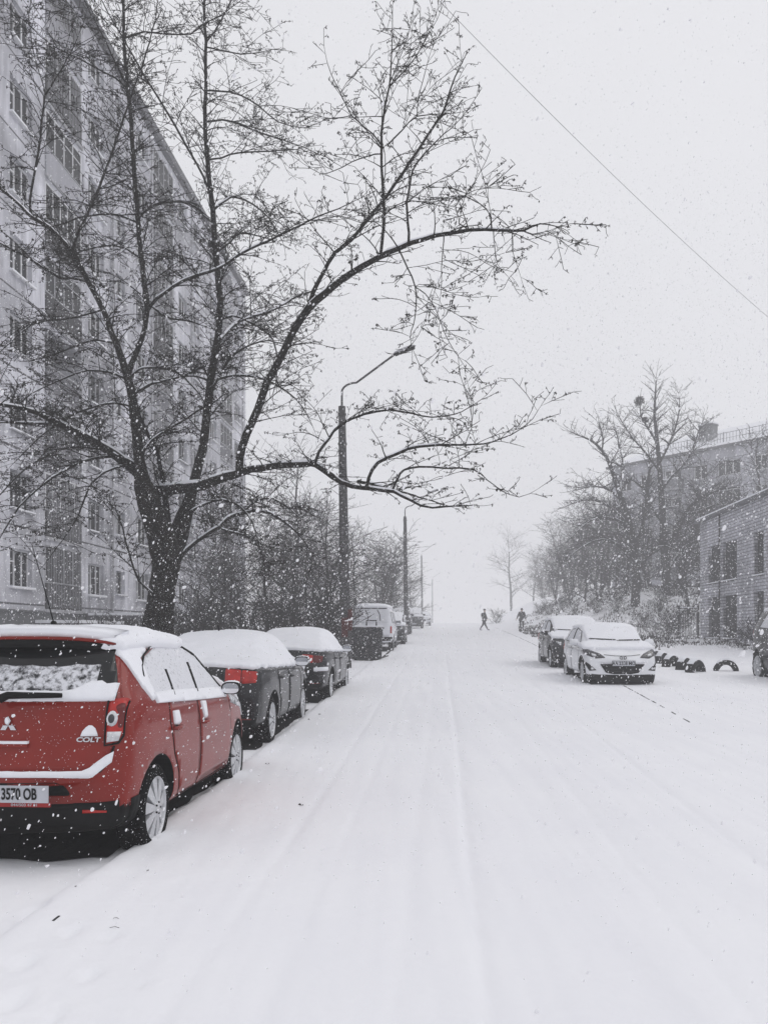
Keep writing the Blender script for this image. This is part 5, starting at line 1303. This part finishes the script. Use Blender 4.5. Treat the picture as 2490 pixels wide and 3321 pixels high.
traced_tree('bare_tree', BIG, 14.5, 'huge dark bare tree with snow lined limbs filling the left half of the sky', 3, 1.38, .098, leafy=1.3, droop=.55, dens=8.5, rs=.95)
RMIN[0] = .011

T1 = [([(1372,1310,10),(1374,1260,9),(1372,1210,8),(1362,1140,7),(1345,1085,6),(1330,1040,5),(1318,1005,4),(1300,972,3),(1275,950,2.2),(1250,940,1.4),(1232,932,.7)],0,-2),
 ([(1370,1200,5),(1385,1150,4.2),(1395,1100,3.6),(1400,1040,3),(1405,1000,2.2)],0,2),
 ([(1366,1165,4),(1345,1130,3.4),(1310,1118,2.8),(1275,1125,2),(1245,1150,1.2),(1225,1170,.8)],0,-3),
 ([(1362,1140,3.4),(1335,1110,2.8),(1300,1085,2.2),(1260,1080,1.6),(1220,1095,.8)],0,2),
 ([(1372,1215,4),(1340,1180,3.2),(1300,1165,2.4),(1260,1180,1.6),(1220,1210,1)],0,-2),
 ([(1345,1085,3),(1320,1060,2.4),(1285,1050,1.8),(1245,1058,1)],0,-3),
 ([(1335,1050,2.6),(1345,1010,2),(1340,970,1.6),(1330,930,.9)],-1,1),
 ([(1372,1240,3.6),(1410,1190,2.8),(1440,1180,2),(1480,1200,1)],0,-3),
 ([(1300,972,2),(1302,945,1.5),(1295,915,.8)],-1.6,-2.4)]
T2 = [([(1442,1318,11),(1440,1260,10),(1436,1200,8.6),(1432,1130,7.4),(1428,1060,6),(1424,1000,5),(1418,940,4),(1414,890,2.8),(1416,850,1.8),(1417,818,.8)],0,1),
 ([(1436,1205,5.6),(1455,1160,5),(1480,1110,4.4),(1500,1085,3.8),(1530,1068,3),(1565,1055,2.2),(1600,1052,1.2)],0,-3),
 ([(1480,1110,3),(1510,1105,2.6),(1545,1090,2),(1580,1085,1.2)],-1.5,-3.5),
 ([(1428,1060,3.6),(1450,1030,3),(1475,1005,2.4),(1495,975,1.8),(1510,940,1)],0,2),
 ([(1424,1000,3),(1445,960,2.4),(1460,920,1.8),(1468,880,1.2),(1466,850,.6)],0,2),
 ([(1420,960,2.6),(1400,925,2),(1385,900,1.6),(1383,880,1.1)],0,-1),
 ([(1426,1020,2.8),(1400,985,2.2),(1370,950,1.6),(1345,915,1),(1335,895,.6)],0,-2),
 ([(1440,1240,4),(1470,1190,3.2),(1500,1170,2.4),(1540,1180,1.4)],0,3),
 ([(1495,975,1.8),(1510,930,1.4),(1520,905,.8)],1.5,2.5),
 ([(1432,1130,3.6),(1405,1090,2.8),(1395,1060,2.2),(1370,1040,1.4)],0,-2)]
traced_tree('bare_tree', T1, 60.0, 'left one of the two tall bare trees before the five storey block, leaning left', 21, 2.7, .13, leafy=0, droop=.12, bark='bark_far', twigm='twig_far', step=.7, seg=.3, maxlevel=3, dens=2.6, thick=.10, rs=1.0, group=None)
t2 = traced_tree('bare_tree', T2, 62.0, 'taller straight bare tree with dark mistletoe balls, before the five storey block', 22, 2.7, .13, leafy=0, droop=.12, bark='bark_far', twigm='twig_far', step=.7, seg=.3, maxlevel=3, dens=2.6, thick=.10, rs=1.0, group=None) if True else None
# mistletoe: growths on the tree, so a part of it
rnd = random.Random(4)
for (px, py, rp) in ((1381, 866, 10.5), (1394, 907, 6), (1355, 1040, 5)):
    mb = MB(); c_ = at(px, py, 61.2) - Vector(t2.location); rr = rp * 61 / F
    for _ in range(420):
        d = Vector((rnd.gauss(0, 1), rnd.gauss(0, 1), rnd.gauss(0, 1))).normalized(); a = c_ + d * rr * rnd.uniform(.3, 1) ; e_ = d.orthogonal().normalized() * .05; f_ = d.cross(e_).normalized() * .05
        mb.add([a, a + e_ + f_, a + d * .09, a - e_ + f_], [(0, 1, 2, 3)])
    mb.build('mistletoe', M['leaf'], t2)

def grow_tree(h, seed, spread=.5, nl=9, trunk_r=.14, multi=1, dens=2.2, secL=1.6, droop=.15, seg=.3, low=.25, spacing=.35):
    """prototype: returns (trunk mesh, crown mesh)"""
    rnd = random.Random(seed); tr = MB(); tw = MB(); lf = MB()
    for m_ in range(multi):
        lean = hdir(rnd) * (.10 if multi == 1 else .32); pts = []; n = 8; p = Vector((0, 0, -.3)); hh = h * rnd.uniform(.85, 1)
        for i in range(n + 1):
            t_ = i / n; pts.append(Vector((lean.x * hh * t_ + rnd.gauss(0, .04) * hh * .1, lean.y * hh * t_ + rnd.gauss(0, .04) * hh * .1, -.3 + hh * t_)))
        rad = [max(.012, trunk_r * (1 - .92 * (i / n))) * (1 if multi == 1 else .6) for i in range(n + 1)]
        pts, rad = smooth_path(pts, rad, rnd, .01, .5); tr.tube(pts, rad, 7)
        lim = []
        for k in range(nl):
            f = low + (1 - low) * (k + rnd.random() * .6) / nl; i = min(len(pts) - 2, int(f * (len(pts) - 1))); p = pts[i]
            a = hdir(rnd); L = h * spread * (1.15 - .75 * f) * rnd.uniform(.6, 1.1); d = (a + Vector((0, 0, rnd.uniform(.35, 1.0)))).normalized(); q = [p]; 
            for s_ in range(4): d = (d + Vector((rnd.gauss(0, .15), rnd.gauss(0, .15), rnd.gauss(-.02, .12)))).normalized(); q.append(q[-1] + d * L / 4)
            q, qr = smooth_path(q, [rad[i] * .55 * (1 - .2 * s_) for s_ in range(5)], rnd, .015, .4); tr.tube(q, qr, 4); lim.append((q, qr))
        lim.append((pts[len(pts) // 3:], rad[len(pts) // 3:]))
        for q, qr in lim:
            run = 0; nxt = .3; tot = sum((a - b2).length for a, b2 in zip(q[:-1], q[1:]))
            for i in range(1, len(q)):
                run += (q[i] - q[i - 1]).length
                while run > nxt:
                    d = (q[i] - q[i - 1]).normalized(); s = (d * rnd.uniform(.3, 1) + hdir(rnd) * .8 + Vector((0, 0, rnd.uniform(0, .6)))).normalized()
                    sprout(tw, lf, q[i], s, secL * rnd.uniform(.5, 1.2) * (1.1 - .5 * run / tot), .012, rnd, 1, 0, droop, seg, 2, dens); nxt += spacing * rnd.uniform(.6, 1.4)
    a = tr.build('trunk', M['bark_far'], None, True); b2 = tw.build('crown', M['twig_far']); print('proto', h, len(tw.f)); r = (a.data, b2.data); bpy.data.objects.remove(a); bpy.data.objects.remove(b2); return r
def put_tree(proto, x, y, s, rz, label, group, name='bare_tree', cat='tree', sz=1.0):
    o = empty(name, (x, y, G(x, y) - .05), rz, label, cat, group); o.scale = (s, s, s * sz)
    for nm, me in zip(('trunk', 'crown'), proto): c_ = bpy.data.objects.new(nm, me); C.objects.link(c_); c_.parent = o
    return o
RMIN[0] = .0075
protoA = grow_tree(7.0, 31, .42, 14, .12, 1, 4.5, 1.6, .2, .24, .12, .15)
protoB = grow_tree(6.0, 32, .36, 8, .13, 3, 4.2, 1.6, .25, .24, .10, .17)
protoC = grow_tree(10.0, 33, .34, 14, .17, 1, 3.0, 2.3, .12, .35, .2, .26)
protoD = grow_tree(2.2, 34, .5, 5, .04, 6, 5.5, .8, .1, .16, .02, .13)
LT = [(420, 36, 1.0, 'B', 'thin many stemmed bare tree just right of the great trunk'), (478, 31, 1.05, 'A', 'bare tree under the lower right limb of the great tree'),
      (540, 40, 1.2, 'B', 'bush like bare tree above the roof of the second car'), (585, 30, .95, 'A', 'dark bare tree above the gap between second and third car'),
      (628, 35, 1.15, 'A', 'dense bare tree above the third car roof'), (668, 30, 1.0, 'B', 'dense many stemmed bare tree left of the nearest lamp post'),
      (705, 37, 1.25, 'A', 'dense bare tree just left of the nearest lamp post'), (728, 47, 1.35, 'B', 'bare tree directly behind the nearest lamp post'),
      (772, 50, 1.25, 'A', 'bare tree right of the nearest lamp post, above the van'), (806, 58, 1.35, 'B', 'greyish bare tree above the van roof'),
      (838, 66, 1.4, 'A', 'pale bare tree left of the second lamp post'), (862, 80, 1.5, 'B', 'faint bare tree behind the second lamp post'), (893, 105, 1.5, 'A', 'very faint bare tree right of the second lamp post'),
      (640, 52, 1.5, 'C', 'tall bare tree behind the end of the apartment block'), (755, 75, 1.2, 'C', 'tall hazy bare tree above the dumpster'),
      (600, 44, 1.45, 'A', 'dense bare tree in the second row above the third car'), (655, 41, 1.35, 'B', 'dark crowded bare tree left of the lamp post, second row'), (690, 55, 1.6, 'A', 'tall dense bare tree left of the lamp post, rear row'), (815, 72, 1.7, 'B', 'wide grey bare tree midway between the first two lamp posts'), (445, 38, 1.2, 'A', 'thin bare tree right of the great trunk, second row')]
for i, (px, Y, s, k, lb) in enumerate(LT):
    if Y > 77: Y *= 1.25; s *= 1.25
    s *= .86
    x = (px - CX) * Y / F; put_tree({'A': protoA, 'B': protoB, 'C': protoC}[k], x, Y, s, i * 1.3, lb, 'bare trees between the apartment block and the street')
RT = [(1105, 100, 1.05, 'C', 'pale slender bare tree standing alone near the crest, above the two walkers'), (1150, 112, .8, 'C', 'faint bare tree left end of the right hand row'), (1172, 98, .95, 'B', 'hazy bushy tree above the walker on the pavement'),
      (1200, 92, 1.25, 'A', 'hazy bare tree above the dark hatchback'), (1235, 86, 1.4, 'B', 'dense bare tree above the gap of the two right cars'), (1268, 80, 1.4, 'A', 'dense bare tree above the white hatchback'),
      (1300, 74, 1.35, 'B', 'dark dense bare tree left of the leaning tall tree'), (1330, 70, 1.3, 'A', 'dark bare tree just left of the leaning tall tree'), (1405, 72, 1.3, 'B', 'low bare tree between the two tall trees'),
      (1475, 70, 1.3, 'A', 'bare tree just right of the straight tall tree'), (1505, 62, 1.2, 'B', 'bare tree behind the corner of the brick building'), (1240, 105, 1.0, 'C', 'pale tall bare tree behind the row'),
      (1580, 66, 1.75, 'B', 'dark tree above the brick building roof'), (1650, 60, 1.9, 'A', 'dark tree at the right edge above the brick building'), (1545, 70, 1.5, 'A', 'bare tree above the left end of the brick roof'),
      (1185, 118, 1.5, 'B', 'pale wide tree behind the hooded walker'), (1222, 98, 1.5, 'A', 'grey tree in the rear row above the dark hatchback'), (1252, 92, 1.55, 'B', 'grey crowded tree in the rear row above the white hatchback'), (1285, 88, 1.6, 'A', 'tall crowded tree in the rear row left of the leaning tree'),
      (1318, 82, 1.6, 'B', 'crowded tree behind the trunk of the leaning tree'), (1390, 66, 1.3, 'B', 'crowded low tree between the two tall trunks'), (1460, 64, 1.2, 'B', 'crowded low tree right of the straight trunk'), (1350, 64, 1.15, 'A', 'crowded low tree left of the leaning trunk'), (1205, 84, .9, 'B', 'low crowded tree at the near end of the snowy bank'), (1232, 76, .9, 'B', 'low crowded tree on the bank above the two right cars'), (1262, 70, .95, 'A', 'low crowded tree on the bank directly above the white hatchback'), (1295, 66, .9, 'B', 'low tree on the bank right of the white hatchback roof'), (1490, 57, 1.1, 'A', 'crowded low tree above the barred gate')]
for i, (px, Y, s, k, lb) in enumerate(RT):
    if px < 1120: Y *= 1.6; s *= 1.55
    elif px < 1190: Y *= 1.35; s *= 1.33
    elif Y > 90: Y *= 1.2; s *= 1.2
    x = (px - CX) * Y / F; put_tree({'A': protoA, 'B': protoB, 'C': protoC}[k], x, Y, s, i * 1.7 + .5, lb, 'bare trees on the right hand slope')
BU = [(1168, 82, 'bush on the snowy bank between walker and dark hatchback'), (1185, 76, 'bush on the snowy bank just left of the dark hatchback'), (1210, 72, 'bush on the snowy bank above the dark hatchback roof'), (1240, 68, 'bush on the snowy bank right of the dark hatchback roof'),
      (1290, 62, 'low bush on the slope left of the big trees'), (1330, 60, 'low bush on the slope behind the white hatchback roof'), (1385, 55, 'bush on the slope right of the white hatchback roof'), (1410, 50, 'dark bush just right of the white hatchback mirror'),
      (1440, 47, 'dark bush left of the barred gate'), (1455, 52, 'bush behind the barred gate'), (1480, 54, 'bush seen through the barred gate'), (1425, 58, 'bush high on the slope below the straight tall tree'), (1600, 38, 'leafless shrub at the foot of the brick wall'),
      (1640, 37, 'leafless shrub at the foot of the brick wall beside the dark car'), (1350, 66, 'bush under the leaning tall tree'), (1470, 62, 'bush high on the slope right of the straight tall tree')]
for i, (px, Y, lb) in enumerate(BU):
    x = (px - CX) * Y / F; put_tree(protoD, x, Y, .75 + .3 * ((i * 7) % 3) / 2, i * 2.1, lb, 'bushes on the right hand slope', 'leafless_bush', 'bush', .8)
LB = [(400, 28, 'low brush right of the great trunk'), (450, 29, 'low brush above the second car roof'), (505, 27, 'dark brush above the middle of the second car roof'), (560, 28, 'dark brush above the right end of the second car roof'), (605, 29, 'dark brush above the left end of the third car roof'), (650, 30, 'dark brush above the third car roof'), (700, 29, 'dark brush above the right end of the third car roof'), (735, 32, 'dark brush around the foot of the nearest lamp post'), (250, 30, 'thin brush before the entrance canopy'), (300, 29, 'thin brush between canopy and great trunk'), (190, 27, 'thin brush before the cellar porch')]
for i, (px, Y, lb) in enumerate(LB):
    x = (px - CX) * Y / F; put_tree(protoD, x, Y, 1.1 if px > 380 else .8, i * 1.9, lb, 'brush along the left verge', 'leafless_bush', 'bush', 1.0)
p = at(1075, 1340, 95); put_tree(protoD, p.x, 95, 1.0, .4, 'small clipped bush standing alone between the two walkers', None, 'clipped_bush', 'bush', .85)

# dry grass and undergrowth poking through the snow on the slope
rnd = random.Random(8); mb = MB()
for _ in range(22000):
    Y = rnd.uniform(36, 95); px = rnd.uniform(1120, 1650); x = (px - CX) * Y / F; u = x - K * Y
    if u < 5.2 + .12 * (Y - 30) * .2 or (Y < 51 and u > 15.4): continue
    if Y < 42 and rnd.random() < .5: continue
    if n2(x, Y, .25) + .35 * n2(x, Y, 1.1) < -.12: continue
    z = G(x, Y); s = rnd.uniform(.10, .34) * (1 if Y > 50 else .6) * (.5 if Y > 70 else 1); a = hdir(rnd) * s * rnd.uniform(.1, .5)
    w = hdir(rnd) * .02 * (1 + Y / 60); b_ = Vector((x, Y, z - .02)); mb.add([b_ - w, b_ + w, b_ + a + Vector((0, 0, s))], [(0, 1, 2)])
tag(mb.build('dry_grass', M['leaf']), 'dry grass and weeds poking through the snow on the slope', kind='stuff')
mb = MB()
for _ in range(5000):
    Y = rnd.uniform(20, 60); x = (rnd.uniform(0, 900) - CX) * Y / F; u = x - K * Y
    if u > -4.6 or u < -14.6 or n2(x, Y, .3) < -.1: continue
    z = G(x, Y); s = rnd.uniform(.08, .3); a = hdir(rnd) * s * .4; w = hdir(rnd) * .02; b_ = Vector((x, Y, z - .02)); mb.add([b_ - w, b_ + w, b_ + a + Vector((0, 0, s))], [(0, 1, 2)])
tag(mb.build('dry_grass', M['leaf']), 'dry weeds along the left verge below the apartment block', kind='stuff')

# fallen leaves and twigs on the snow
for i, (px, py, s, lb) in enumerate(((652, 1745, .035, 'curled dry leaf on the snow beside the red hatchback'), (578, 1656, .03, 'dry leaf on the snow by the front wheel of the red hatchback'), (316, 1888, .018, 'small crumb of bark on the snow behind the rear wheel of the red hatchback'),
                                   (668, 1557, .03, 'dry leaf on the snow right of the second car'), (690, 1545, .03, 'dry leaf beside another one right of the second car'), (250, 1990, .03, 'dry twig on the trampled snow at lower left'), (247, 2015, .05, 'longer dry twig on the trampled snow at lower left'),
                                   (165, 1925, .012, 'tiny crumb of bark on the snow at lower left'), (757, 1470, .035, 'dry leaf on the snow beside the third car'))):
    p = gnd(px, py); p.z = G(p.x, p.y) + .004; mb = MB(); rnd = random.Random(i); 
    if 'twig' in lb: mb.tube([p + Vector((-s * .5, 0, .000)), p + Vector((0, .008, .003)), p + Vector((s * .5, .003, -.002))], .0013, 4)
    else:
        for k in range(3):
            a = hdir(rnd) * s; b_ = hdir(rnd) * s * .6; mb.add([p, p + a * .5 + b_ * .4 + Vector((0, 0, s * .5)), p + a + Vector((0, 0, s * .2)), p + a * .5 - b_ * .4 + Vector((0, 0, .002))], [(0, 1, 2, 3)])
    tag(mb.build('dry_twig' if 'twig' in lb else 'dry_leaf', M['leaf']), lb, 'twig' if 'twig' in lb else 'leaf', 'litter on the snow')
# ------------------------------------------------------------------ people
def skin_body(name, V, E, Rd, m, root=0, sub=1, parent=None):
    me = bpy.data.meshes.new(name); me.from_pydata(V, E, []); o = bpy.data.objects.new(name, me); C.objects.link(o)
    sk = o.modifiers.new('skin', 'SKIN'); ss = o.modifiers.new('sub', 'SUBSURF'); ss.levels = ss.render_levels = sub
    for i, v in enumerate(me.skin_vertices[0].data): v.radius = Rd[i] if isinstance(Rd[i], tuple) else (Rd[i], Rd[i]); v.use_root = (i == root)
    m2 = eval_mesh(o); o.modifiers.clear(); o.data = m2; m2.materials.clear(); m2.materials.append(m)
    for p in m2.polygons: p.use_smooth = True
    o.parent = parent; return o
M['coat'] = mat('dark_coat', (.018, .018, .017), .95, .4, 12)
M['trousers'] = mat('dark_trousers', (.022, .022, .021), .95, .4, 12)
M['skin'] = mat('skin', (.45, .30, .24), .6, .1, 9)
M['hair'] = mat('hair', (.02, .018, .015), .9, .3, 30)
def person(x, y, rz, label, stride, arms, head_turn=0, hood=False, h=1.76, backpack=False):
    """body faces local +x; joints in metres for a 1.76 m figure"""
    root = empty('person', (x, y, G(x, y)), rz, label, 'person')
    s = h / 1.76; V = []; E = []; Rd = []
    def v(p, r, par=None):
        kr = 1.22 if .3 < p[2] < 1.45 and (r if not isinstance(r, tuple) else r[0]) > .045 else 1.0; V.append(tuple(c * s for c in p)); Rd.append((r[0] * kr, r[1] * kr) if isinstance(r, tuple) else (r * s * kr, r * s * kr)); i = len(V) - 1
        if par is not None: E.append((par, i))
        return i
    pel = v((0, 0, .93), (.12, .155)); ab = v((.0, 0, 1.10), (.115, .15), pel); ch = v((.01, 0, 1.32), (.125, .18), ab); nk = v((.02, 0, 1.48), .065, ch); hd = v((.03, 0, 1.56), .07, nk)
    v((.035, 0, 1.65), (.095, .08), hd); v((.03, 0, 1.72), .06, len(V) - 1)
    hands = []
    for sd, (kx, fx, lift, toe) in zip((1, -1), stride):
        hp = v((.0, sd * .10, .88), .10, pel); kn = v((kx, sd * .10, .48 + lift * .3), .065, hp); ak = v((fx, sd * .10, .085 + lift), .045, kn); v((fx + .16, sd * .11, .04 + lift + toe), (.035, .045), ak)
    for sd, (ex, ey, ez, hx, hy, hz) in zip((1, -1), arms):
        sh = v((.01, sd * .19, 1.41), .075, ch); el = v((ex, sd * ey, ez), .052, sh); wr_ = v((hx, sd * hy, hz), .033, el)
        d = (Vector((hx, sd * hy, hz)) - Vector((ex, sd * ey, ez))).normalized(); pa = v(tuple(Vector((hx, sd * hy, hz)) + d * .08), (.035, .022), wr_)
        base_ = Vector((hx, sd * hy, hz)) + d * .085
        for k, L_ in enumerate((.062, .072, .068, .052)):
            o_ = Vector((.025 - .017 * k, 0, 0)); f1 = v(tuple(base_ + o_ + d * L_ * .6), .009, pa); v(tuple(base_ + o_ + d * L_ + Vector((.012, -sd * .01, 0))), .008, f1)
        t1 = v(tuple(Vector((hx, sd * hy, hz)) + d * .045 + Vector((.04, -sd * .01, 0))), .010, wr_); v(tuple(Vector((hx, sd * hy, hz)) + d * .085 + Vector((.05, -sd * .015, 0))), .009, t1)
    b_ = skin_body('body', V, E, Rd, M['skin'], 0, 1, root)
    me = b_.data; me.materials.append(M['trousers']); me.materials.append(M['coat'])
    for p in me.polygons:
        c_ = p.center / s; hand = any((Vector(V[i]) / s - c_).length < .12 for i in ())
        if c_.z < .90: p.material_index = 1
        if c_.z >= .80 and c_.z < 1.50: p.material_index = 2
        if abs(c_.y) > .26 and c_.z > .86: p.material_index = 2
    # hands stay skin: below the cuff
    for p in me.polygons:
        for (ex, ey, ez, hx, hy, hz), sd in zip(arms, (1, -1)):
            if (p.center / s - Vector((hx, sd * hy, hz - .06))).length < .085: p.material_index = 0
    mb = MB(); c0 = Vector((.03, 0, 1.645)) * s                                      # coat hem, hair, face
    mb.sphere(c0 + Vector((-.012, 0, .045)) * s, (.102 * s, .090 * s, .088 * s), 16, 10); mb.build('hood' if hood else 'hair', M['coat'] if hood else M['hair'], root, True)
    mb = MB(); f = c0 + Vector((.098, 0, .0)) * s
    mb.add([f + Vector((-.01, -.012, -.02)), f + Vector((-.01, .012, -.02)), f + Vector((.022, 0, -.022)), f + Vector((-.005, 0, .03))], [(0, 1, 2), (1, 3, 2), (3, 0, 2), (0, 3, 1)])
    for sd in (1, -1): mb.sphere(c0 + Vector((-.0, sd * .085, .0)) * s, (.02, .01, .03), 8, 6)
    mb.build('nose_and_ears', M['skin'], root, True)
    mb = MB()
    for sd in (1, -1): mb.sphere(c0 + Vector((.088, sd * .032, .018)) * s, .010, 8, 6)
    mb.box(c0.x + .082 * s, c0.x + .094 * s, -.022, .022, c0.z - .05, c0.z - .042); mb.build('eyes_and_mouth', M['hair'], root)
    mb = MB(); mb.lathe([(.76 * s, .225 * s), (.98 * s, .21 * s), (1.25 * s, .20 * s)], 20, 0, Matrix.Diagonal((.85, 1.05, 1, 1)), axis='Z'); mb.build('coat_skirt', M['coat'], root, True)
    if backpack: mb = MB(); mb.sphere((-.17 * s, 0, 1.25 * s), (.09, .14, .20), 12, 8); mb.build('backpack', M['coat'], root, True)
    return root
p = gnd(1046, 1362.5)
Yp = 67.0; person((1046 - CX) * Yp / F, Yp, 0.0, 'person in dark clothes striding to the right across the street, with a small backpack', ((.10, .30, .0, .03), (-.12, -.36, .02, -.01)), ((-.10, .24, 1.13, -.02, .24, .90), (.12, .24, 1.14, .22, .22, .93)), backpack=True)
Yp = 66.0; person((1127 - CX) * Yp / F, Yp, math.radians(88), 'person in a dark hooded jacket walking away on the right pavement', ((.06, .06, .0, .0), (-.04, -.14, .03, -.02)), ((.02, .30, 1.14, .06, .38, .93), (.0, .27, 1.13, .04, .31, .88)), hood=True, h=1.78)

# ------------------------------------------------------------------ falling snow
rnd = random.Random(99); vs = []; fs = []
ICO = [Vector(q).normalized() for q in ((0, 1, 1.618), (0, -1, 1.618), (0, 1, -1.618), (0, -1, -1.618), (1, 1.618, 0), (-1, 1.618, 0), (1, -1.618, 0), (-1, -1.618, 0), (1.618, 0, 1), (-1.618, 0, 1), (1.618, 0, -1), (-1.618, 0, -1))]
IF = [(0, 1, 8), (0, 8, 4), (0, 4, 5), (0, 5, 9), (0, 9, 1), (3, 2, 10), (3, 10, 6), (3, 6, 7), (3, 7, 11), (3, 11, 2), (1, 6, 8), (8, 6, 10), (8, 10, 4), (4, 10, 2), (4, 2, 5), (5, 2, 11), (5, 11, 9), (9, 11, 7), (9, 7, 1), (1, 7, 6)]
def flake(p, r, el):
    b = len(vs)
    if p.y < 11:
        sq = Vector((rnd.uniform(.6, 1.1), rnd.uniform(.6, 1.1), rnd.uniform(.7, 1.6)))
        for q in ICO: k = r * rnd.uniform(.65, 1.15); vs.append(p + Vector((q.x * sq.x * k + q.z * .35 * k, q.y * sq.y * k, q.z * sq.z * k)))
        fs.extend(tuple(b + i for i in f) for f in IF); return
    ax = Vector((rnd.gauss(0, .4), rnd.gauss(0, .4), 1)).normalized(); u = ax.orthogonal().normalized() * r * rnd.uniform(.7, 1.2); w = ax.cross(u).normalized() * r * rnd.uniform(.6, 1.1); a = ax * r * el
    vs.extend([p + a, p - a, p + u, p - u, p + w, p - w])
    for q in ((0, 2, 4), (0, 4, 3), (0, 3, 5), (0, 5, 2), (1, 4, 2), (1, 3, 4), (1, 5, 3), (1, 2, 5)): fs.append(tuple(b + i for i in q))
N = 135000
for i in range(N):
    Y = 3.0 + 34 * rnd.random() ** .7                       # crowded enough to speckle everything dark
    W_ = .75 * Y + 1.5; x = rnd.uniform(-W_, W_); z = rnd.uniform(-.4, 1.0) * .95 * Y + CZ if rnd.random() < .3 else rnd.uniform(0, 1.0) * .62 * Y + .1
    if z < G0(x, Y) + .05: continue
    flake(Vector((x, Y, z)), rnd.uniform(.0028, .0072) * (1 + rnd.random() ** 9 * 1.6) * (.75 + Y / 28), rnd.uniform(1.0, 1.8))
for i in range(16000):                                    # finer flakes in the nearest air
    Y = 2.6 + 6 * rnd.random() ** .8; x = rnd.uniform(-.75 * Y - 1, .75 * Y + 1); z = rnd.uniform(-.3, .75) * Y + CZ
    if z > G0(x, Y) + .05: flake(Vector((x, Y, z)), rnd.uniform(.0014, .0034), 1.2)
fm_, t, b = NM('snowflake'); b.inputs['Base Color'].default_value = (.93, .93, .95, 1); b.inputs['Roughness'].default_value = .9; b.inputs['Specular IOR Level'].default_value = .1
tl_ = t.nodes.new('ShaderNodeBsdfTranslucent'); tl_.inputs[0].default_value = (.95, .95, .96, 1); ms_ = t.nodes.new('ShaderNodeMixShader'); ms_.inputs[0].default_value = .5
t.links.new(b.outputs[0], ms_.inputs[1]); t.links.new(tl_.outputs[0], ms_.inputs[2]); t.links.new(ms_.outputs[0], t.nodes['Material Output'].inputs['Surface'])
fl = mesh_obj('falling_snow', vs, fs, fm_); tag(fl, 'falling snowflakes filling the air', kind='stuff')

# ------------------------------------------------------------------ haze of the snowfall
mb = MB(); mb.box(-240, 240, -55, 330, -6.0, 33.0)
hz, t, b = NM('haze_air'); t.nodes.remove(b); pv = t.nodes.new('ShaderNodeVolumePrincipled')
pv.inputs['Color'].default_value = (.95, .95, .965, 1); pv.inputs['Density'].default_value = .0043; pv.inputs['Anisotropy'].default_value = .0
t.links.new(pv.outputs[0], t.nodes['Material Output'].inputs['Volume'])
tag(mb.build('haze', hz), 'pale haze of falling snow over the whole street', kind='stuff')
